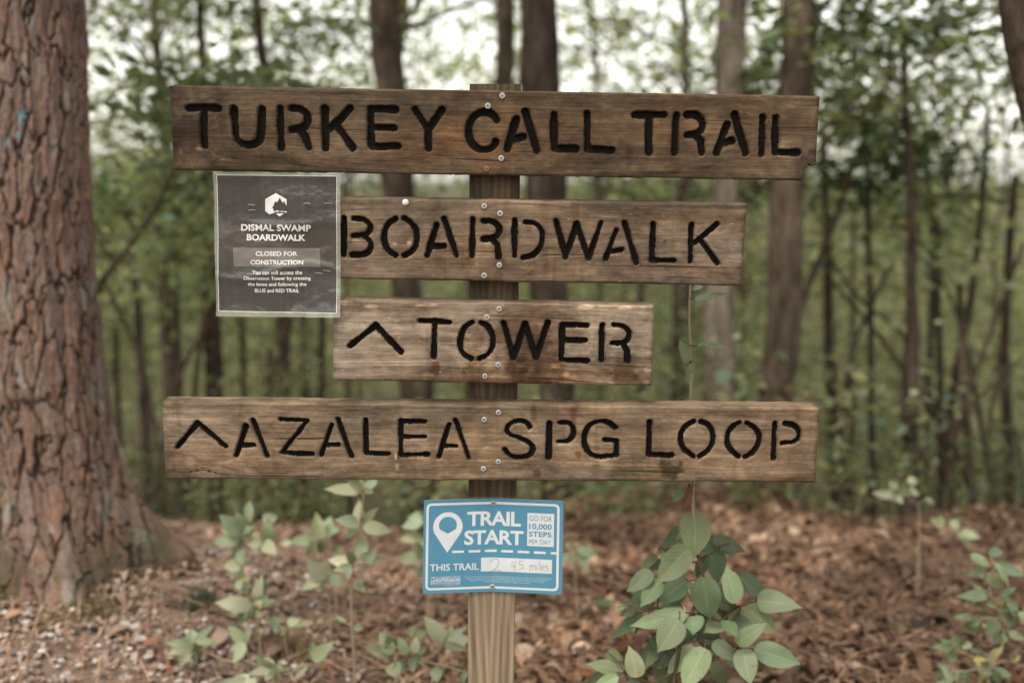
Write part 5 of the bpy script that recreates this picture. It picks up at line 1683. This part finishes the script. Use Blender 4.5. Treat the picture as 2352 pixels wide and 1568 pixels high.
for bx, by, tx, ty, w in ((252, 425, 430, 392, 50), (240, 365, 300, 350, 30), (272, 682, 428, 697, 42), (213, 780, 170, 662, 78), (236, 790, 236, 842, 40), (215, 800, 250, 795, 30)):
    b, t_ = cvt(zU, (bx, by)), cvt(zU, (tx, ty))
    sap.append((*b, *t_, w * (1496 / 2132) / (1200 / 2264), 'g'))
sap_shoot = [cvt(zU, q) for q in ((230, 340), (224, 560), (233, 760), (232, 1000))] + [(1078, 60), (1080, 265), (1088, 450)]
sap_stem = [[(1088, 440), (1118, 620), (1150, 730), (1160, 850), (1085, 1000), (1010, 1190), (970, 1340), (930, 1620), (925, 1900)],
            [(1240, 830), (1160, 760), (1120, 620)], [(1085, 1000), (1200, 1075), (1300, 1090), (1400, 1000), (1540, 945)], [(985, 1260), (1230, 1250), (1420, 1300), (1540, 1315)], [(950, 1480), (760, 1560), (600, 1500), (560, 1475)], [(1060, 1040), (900, 1010), (770, 1000), (690, 1030)],
            [(1120, 655), (1045, 640), (920, 548), (860, 560)]]
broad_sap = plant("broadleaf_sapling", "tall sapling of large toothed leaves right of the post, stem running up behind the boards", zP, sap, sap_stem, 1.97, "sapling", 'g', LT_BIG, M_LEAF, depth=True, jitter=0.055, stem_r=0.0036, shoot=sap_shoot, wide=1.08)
# withered brown leaf hanging under the azalea board
fo = Acc()
B, Tp = CAMP + ray(*zP(1045, 58)) * 1.93, CAMP + ray(*zP(985, 298)) * 1.93
add_leaf(fo, B, Tp, 0.019, np.array([0.5, -0.8, 0.2]), (0.13, 0.062, 0.024), LT_BIG, fold=0.9, droop=0.1)
keep_place(link("withered_leaf", fo.mesh("withered_leaf", [M_LEAF], True, LEAFKINDS)), broad_sap)

zL = zoomer(640, 1900, 1300, 2352)
plant("seedling", "tall thin seedling with widely spaced pale leaves left of the blue sign", zL,
      [(1450, 110, 1200, 100, 95), (1470, 105, 1360, 35, 70), (1482, 105, 1570, 35, 70), (1450, 390, 1442, 175, 95), (1430, 350, 1270, 320, 90), (1470, 365, 1670, 405, 95), (1440, 600, 1485, 440, 95), (1402, 640, 1225, 612, 95), (1500, 640, 1650, 600, 62), (1380, 660, 1255, 690, 60, 'g'), (1420, 770, 1480, 840, 70, 'g')],
      [[(1482, 40), (1470, 180), (1440, 400), (1400, 560), (1385, 900), (1400, 1250), (1410, 1520), (1415, 1750)]], 2.45, stem_r=0.0034)
plant("seedling", "bushy seedling with crowded pale leaves nearest the pine", zL,
      [(640, 335, 652, 190, 95), (590, 405, 435, 290, 120), (600, 440, 558, 270, 110), (620, 440, 690, 370, 80), (590, 470, 395, 490, 95), (600, 480, 558, 545, 70), (740, 330, 850, 300, 85), (750, 350, 828, 470, 95), (740, 490, 620, 478, 85), (750, 490, 838, 565, 95), (750, 500, 772, 590, 80), (575, 540, 605, 645, 75, 'g'), (590, 650, 465, 650, 90), (600, 660, 505, 745, 95), (640, 420, 640, 330, 100, 'g'), (560, 380, 450, 400, 80), (600, 740, 642, 770, 45, 'y'), (620, 640, 670, 620, 60, 'g')],
      [[(600, 400), (590, 560), (600, 700), (640, 860), (650, 960)], [(600, 470), (700, 470), (750, 480), (745, 340)]], 2.85)
plant("seedling", "seedling with two flared pale leaf tufts, behind the tall thin seedling", zL,
      [(1160, 462, 1130, 270, 95), (1150, 450, 1075, 385, 75), (1150, 465, 925, 482, 85), (1200, 405, 1235, 300, 90), (950, 490, 865, 492, 50), (1210, 420, 1300, 400, 70), (1250, 560, 1330, 520, 70, 'g'), (1230, 640, 1300, 700, 70, 'd'), (1180, 500, 1150, 560, 60, 'g')],
      [[(1170, 440), (1185, 520), (1210, 600), (1240, 680), (1260, 800)]], 3.0)
plant("seedling", "three-leaved seedling with one yellowing leaf, left of the tall thin stem", zL,
      [(1200, 742, 1065, 605, 115), (1195, 745, 1080, 765, 60, 'g'), (1190, 752, 1025, 825, 85), (1215, 735, 1335, 795, 75, 'p'), (1210, 730, 1230, 690, 40, 'g')], [[(1205, 735), (1215, 820), (1222, 900)]], 2.75)
plant("seedling", "seedling with one broad pale leaf and an upright twin leaf, above the bottom tufts", zL,
      [(672, 940, 410, 920, 115), (680, 945, 560, 1022, 95), (690, 930, 742, 725, 85), (700, 935, 785, 850, 62), (640, 980, 585, 1035, 60), (700, 950, 740, 910, 60), (720, 800, 800, 790, 60, 'd'), (700, 1000, 740, 1030, 50, 'g'), (590, 820, 560, 760, 60, 'g'), (620, 830, 650, 770, 60, 'g')], [[(690, 930), (700, 1000), (712, 1080)]], 2.65)
plant("seedling", "star-shaped seedling of six pale leaves at bottom left", zL,
      [(228, 1220, 45, 1210, 66), (232, 1215, 228, 1112, 95), (252, 1205, 388, 1085, 62), (262, 1215, 390, 1222, 75), (238, 1240, 50, 1295, 66), (230, 1260, 145, 1385, 75)], [[(240, 1225), (300, 1262), (450, 1330), (640, 1410)]], 2.48)
plant("seedling", "pair of stacked pale leaves right of the star-shaped seedling", zL, [(612, 1212, 498, 1090, 85), (622, 1215, 530, 1350, 100), (610, 1225, 515, 1240, 55)], [[(616, 1205), (640, 1300), (650, 1400)]], 2.5)
plant("seedling", "low spreading seedling cut by the bottom edge, left of the tall stem", zL,
      [(832, 1390, 632, 1440, 66), (828, 1385, 755, 1322, 55), (842, 1395, 872, 1490, 66), (852, 1385, 888, 1345, 42), (802, 1410, 765, 1485, 60), (655, 1460, 495, 1492, 66), (1055, 1360, 980, 1465, 66), (640, 1480, 400, 1500, 60), (700, 1490, 600, 1520, 66)], [[(840, 1380), (830, 1450), (825, 1540)], [(830, 1440), (700, 1470), (640, 1490)], [(830, 1450), (960, 1420), (1055, 1360)]], 2.4)
plant("seedling", "row of small low leaves in the litter, middle left", zL, [(872, 1080, 778, 1032, 75), (922, 1080, 1005, 1035, 66), (955, 1085, 1110, 1060, 55), (870, 1150, 908, 1105, 45), (1265, 1040, 1345, 1050, 45), (850, 1140, 830, 1100, 40), (1400, 1095, 1470, 1100, 60)], [[(900, 1075), (905, 1130), (900, 1180)], [(905, 1120), (1100, 1080), (1270, 1045), (1400, 1095)]], 2.66)
plant("seedling", "single upright dark leaf on a thin curved stalk, lower left of the post", zL, [(1100, 1335, 1255, 1205, 100, 'g')], [[(1180, 1300), (1190, 1380), (1140, 1470), (1100, 1510)]], 2.46)
plant("seedling", "sprawling seedling of mixed round leaves at the foot of the post, left side", zL,
      [(1692, 1292, 1495, 1250, 110, 'g'), (1700, 1282, 1640, 1150, 110, 'g'), (1782, 1302, 1728, 1175, 75, 'g'), (1842, 1290, 1852, 1170, 75), (2052, 1202, 1915, 1025, 115), (2060, 1222, 2212, 1098, 66), (2070, 1232, 2250, 1180, 115), (1702, 1350, 1702, 1462, 130, 'g'), (1832, 1312, 1818, 1415, 62), (1862, 1330, 1915, 1348, 40), (2002, 1385, 2002, 1495, 88), (2182, 1490, 2235, 1430, 66), (1800, 1150, 1850, 1090, 60), (1850, 1160, 1930, 1120, 80, 'g'), (2010, 1250, 2050, 1220, 40), (2170, 1380, 2190, 1350, 36)],
      [[(2060, 1210), (1990, 1290), (1930, 1340), (2100, 1390), (2220, 1430), (2260, 1520)], [(1480, 1240), (1600, 1220), (1760, 1260), (1860, 1320), (1930, 1345)], [(1700, 1290), (1760, 1270)]], 2.35)
plant("seedling", "seedling half hidden behind the blue sign's left edge", zL, [(1905, 340, 1755, 372, 85), (1892, 440, 1742, 462, 75), (1902, 590, 1715, 612, 95, 'g'), (1902, 690, 1825, 690, 60, 'g'), (1900, 300, 1800, 310, 70), (1930, 640, 1870, 720, 70, 'g'), (1960, 500, 1880, 480, 60)], [[(1930, 300), (1920, 480), (1930, 640), (1940, 800), (1945, 900)]], 2.95)
plant("seedling", "faint seedling behind the blue sign's right edge", zP, [(150, 600, 90, 640, 60, 'g'), (200, 560, 290, 720, 90), (170, 620, 180, 700, 60), (160, 560, 140, 490, 60, 'g'), (330, 960, 510, 955, 50, 'd')], [[(165, 540), (180, 680), (190, 800), (200, 900)]], 3.1)

zR = zoomer(3100, 1700, 996, 1515)
plant("seedling", "pale seven-leaved sprig standing before the dark trunks at right", zR, [(720, 425, 595, 412, 52), (745, 365, 698, 338, 52), (800, 335, 868, 345, 54), (760, 395, 820, 412, 50), (812, 385, 880, 425, 52), (730, 428, 778, 478, 50), (915, 450, 968, 478, 36)], [[(740, 390), (800, 430), (868, 480), (875, 540), (880, 605)], [(868, 478), (915, 450)]], 3.6)
plant("seedling", "low pale leaves on a creeping stem beyond the right-hand bush", zR, [(1018, 612, 945, 566, 48), (1132, 622, 1058, 580, 85), (1115, 650, 1245, 685, 64), (1110, 640, 1130, 690, 40)], [[(1100, 640), (1010, 615), (885, 605), (880, 640)]], 3.5)
bush = [(1300, 772, 1385, 768, 62), (1185, 790, 1300, 855, 70), (1332, 840, 1515, 915, 70), (1278, 895, 1155, 910, 48), (1285, 900, 1378, 985, 80), (1290, 1035, 1105, 1040, 62), (1370, 1040, 1475, 1102, 42), (1300, 1070, 1345, 1115, 50), (1250, 1020, 1200, 1075, 50, 'p'), (1470, 1150, 1365, 1152, 100), (1215, 1170, 1090, 1168, 48), (1250, 1190, 1168, 1262, 72), (1260, 1150, 1320, 1170, 60, 'd'), (1350, 1190, 1283, 1265, 84), (1475, 1150, 1530, 1200, 84), (1420, 1262, 1520, 1302, 54), (1392, 1268, 1325, 1325, 54), (1390, 1130, 1455, 1210, 95),
        (1080, 1350, 955, 1350, 48), (1068, 1310, 1125, 1362, 58), (1080, 1370, 1058, 1448, 64), (1190, 1370, 1275, 1386, 48), (1310, 1410, 1388, 1350, 46, 'y'), (1300, 1480, 1190, 1470, 48), (1320, 1490, 1288, 1566, 54), (1340, 1490, 1438, 1522, 58), (1260, 1440, 1320, 1420, 50, 'd'), (1060, 1490, 965, 1532, 48), (1240, 1505, 1245, 1580, 62, 'y'), (1130, 1340, 1200, 1330, 46, 'p'), (1265, 1208, 1250, 1230, 26, 'y'), (1390, 1080, 1340, 1100, 26, 'y'), (1440, 1440, 1490, 1400, 26, 'y'), (1210, 1420, 1290, 1425, 34, 'y'), (1120, 1500, 1180, 1560, 50, 'p'), (1080, 1560, 970, 1580, 50, 'p'), (1300, 1440, 1330, 1390, 44)]
plant("leafy_bush", "small bush with a few yellow leaves at the bottom right edge", zR, bush,
      [[(1330, 860), (1310, 1000), (1370, 1150), (1395, 1290), (1340, 1430), (1300, 1500), (1290, 1640)], [(1380, 1180), (1250, 1170)], [(1330, 1440), (1190, 1400), (1080, 1360)], [(1310, 1480), (1060, 1500)], [(1300, 940), (1180, 900)]], 2.5, base='g', stem_r=0.0032, cat="bush")

# low brush along the crest -------------------------------------------
def brush(label, x, y, n, sx, sy, h, seed, ls=0.055, colr=GREEN_L):
    rng = np.random.default_rng(seed)
    g = float(ground_z(x, y))
    st = Acc(); P = []
    for k in range(14):
        b = np.array([rng.normal(0, sx * 0.4), rng.normal(0, sy * 0.4), -0.05])
        t_ = np.array([b[0] + rng.normal(0, sx * .7), b[1] + rng.normal(0, sy * .7), h * rng.uniform(0.5, 1.05)])
        lp = spline([b, (b + t_) / 2 + rng.normal(0, 0.04, 3), t_], 8)
        tube(st, lp, np.linspace(0.004, 0.0015, 8), 5)
        m = n // 14
        P.append(lp[rng.integers(2, 8, m)] + rng.normal(0, 1, (m, 3)) * np.array([0.07, 0.07, 0.04]))
    P = np.concatenate(P)
    V, F, C = cloud(P, ls, greens(len(P), colr, 0.22, rng), rng=rng)
    r = empty("low_shrub", (x, y, g), label, "shrub")
    link("stem", st.mesh("stem", [M_TWIG]), r)
    link("foliage", build_mesh("foliage", V, [F], [M_CANOPY], False, {'leafcol': ('FLOAT_COLOR', C)}), r)
for k, (lab, pxx, y, n, sx, h, colr) in enumerate((
        ("low green shrub under the left half of the azalea board", 650, 5.2, 380, 0.32, 0.5, GREEN_M), ("low green shrub just left of the post at the crest", 1010, 5.0, 420, 0.30, 0.5, GREEN_L),
        ("pale brush behind the sapling's withered leaf", 1420, 5.2, 360, 0.35, 0.35, GREEN_M), ("low green brush between the pale grey trunk and the right end of the azalea board", 1720, 5.4, 300, 0.25, 0.35, GREEN_M),
        ("tangled green brush at the foot of the stout brown trunk, right side", 1930, 5.2, 240, 0.30, 0.5, GREEN_M), ("dim brush at the crest by the right edge", 2260, 5.4, 360, 0.4, 0.5, GREEN_D),
        ("dim brush beside the pine's right foot", 400, 5.6, 360, 0.3, 0.6, GREEN_D), ("leafy brush peeking above the azalea board right of the post", 1310, 5.8, 420, 0.4, 1.0, GREEN_L))):
    p = at_y(pxx, 1180, y)
    brush(lab, float(p[0]), y, n, sx, sx * 0.8, h, 500 + k, colr=colr)

# grass tuft, moss, sticks --------------------------------------------
def tuft(name, label, cat, pxx, pyy, y, n, h, spread, colr, seed):
    rng = np.random.default_rng(seed)
    p = at_y(pxx, pyy, y); x, yy = float(p[0]), y
    g = float(ground_z(x, yy))
    acc = Acc()
    for k in range(n):
        b = np.array([rng.normal(0, spread), rng.normal(0, spread), 0.0])
        a = rng.uniform(0, 6.28); L_ = h * rng.uniform(0.5, 1.2)
        d = np.array([math.cos(a), math.sin(a), 0]) * L_ * rng.uniform(0.1, 0.6)
        pts = spline([b, b + d * 0.3 + np.array([0, 0, L_ * .6]), b + d + np.array([0, 0, L_ * .85])], 6)
        w = np.linspace(0.0018, 0.0004, 6)[:, None] * np.array([[-math.sin(a), math.cos(a), 0]])
        V = np.concatenate([pts - w, pts + w]); i = np.arange(5)
        c = np.array([*(np.array(colr) * math.exp(rng.normal(0, 0.25))), 1])
        acc.add(V, [np.stack([i, i + 1, i + 7, i + 6], -1)], leafcol=np.repeat(c[None], 12, 0))
    o = link(name, acc.mesh(name, [M_SEED], True, LEAFKINDS))
    o.location = (x, yy, g)
    tag(o, label, cat)
tuft("grass_tuft", "dark green grass tuft in pale litter left of the post", "grass", 465, 1400, 2.85, 160, 0.085, 0.022, (0.055, 0.075, 0.045), 1)
tuft("grass_tuft", "mossy yellow green grass clump at the pine's foot", "grass", 200, 1325, 2.78, 420, 0.05, 0.07, (0.16, 0.135, 0.05), 2)
tuft("grass_tuft", "straw coloured grass tuft under the sprawling seedlings left of the blue sign", "grass", 660, 1375, 2.7, 120, 0.08, 0.03, (0.20, 0.15, 0.07), 3)
tuft("grass_tuft", "straw coloured grass tuft right of the tall sapling", "grass", 1760, 1420, 2.7, 140, 0.07, 0.05, (0.19, 0.125, 0.06), 4)

def stick(label, pts, r, name="fallen_stick"):
    P = []
    for (a, b, y) in pts:
        q = at_y(a, b, y); q[2] = float(ground_z(q[0], q[1])) + r * 0.6 + 0.015
        P.append(q)
    acc = Acc(); P = np.array(P); c = P.mean(0)
    S_ = spline(P - c, 14)
    tube(acc, S_, r * (1 - 0.5 * np.linspace(0, 1, 14)) * (1 + 0.15 * np.sin(np.arange(14) * 2.1)), 8)
    o = link(name, acc.mesh(name, [M_BARK_BROWN])); o.location = c
    tag(o, label, "stick")
stick("thin dark stick lying across the litter left of the blue sign", [(740, 1345, 3.1), (880, 1345, 3.05), (1060, 1365, 3.0)], 0.009)
stick("brown stick at the bottom edge beside the tall thin seedling", [(800, 1508, 2.45), (950, 1518, 2.43), (1080, 1522, 2.42)], 0.007)
stick("short brown stick in the litter right of the tall sapling", [(2000, 1500, 2.45), (2080, 1490, 2.5), (2150, 1480, 2.5)], 0.008)
# the red and orange fallen leaves that stand out
for lab, pxx, pyy, y, c, sz in (("bright red fallen leaf left of the star-shaped seedling", 385, 1470, 2.5, (0.15, 0.03, 0.025), 0.02), ("rusty orange fallen leaf near the grass tuft", 345, 1440, 2.6, (0.15, 0.065, 0.04), 0.05),
                                ("tan fallen leaf at the left edge below the pine", 30, 1412, 2.65, (0.24, 0.14, 0.08), 0.05)):
    p = at_y(pxx, pyy, y); g = float(ground_z(p[0], y)) + 0.035
    acc = Acc(); b = np.array([-sz / 2, 0, 0.0]); 
    add_leaf(acc, b, -b + np.array([0, 0.01, 0.012]), sz * 0.6, np.array([0.1, -0.35, 0.9]), c, LT_MID, fold=0.3, droop=0.25)
    o = link("fallen_leaf", acc.mesh("fallen_leaf", [M_DEAD], True, LEAFKINDS)); o.location = (float(p[0]), y, g)
    tag(o, lab, "leaf")
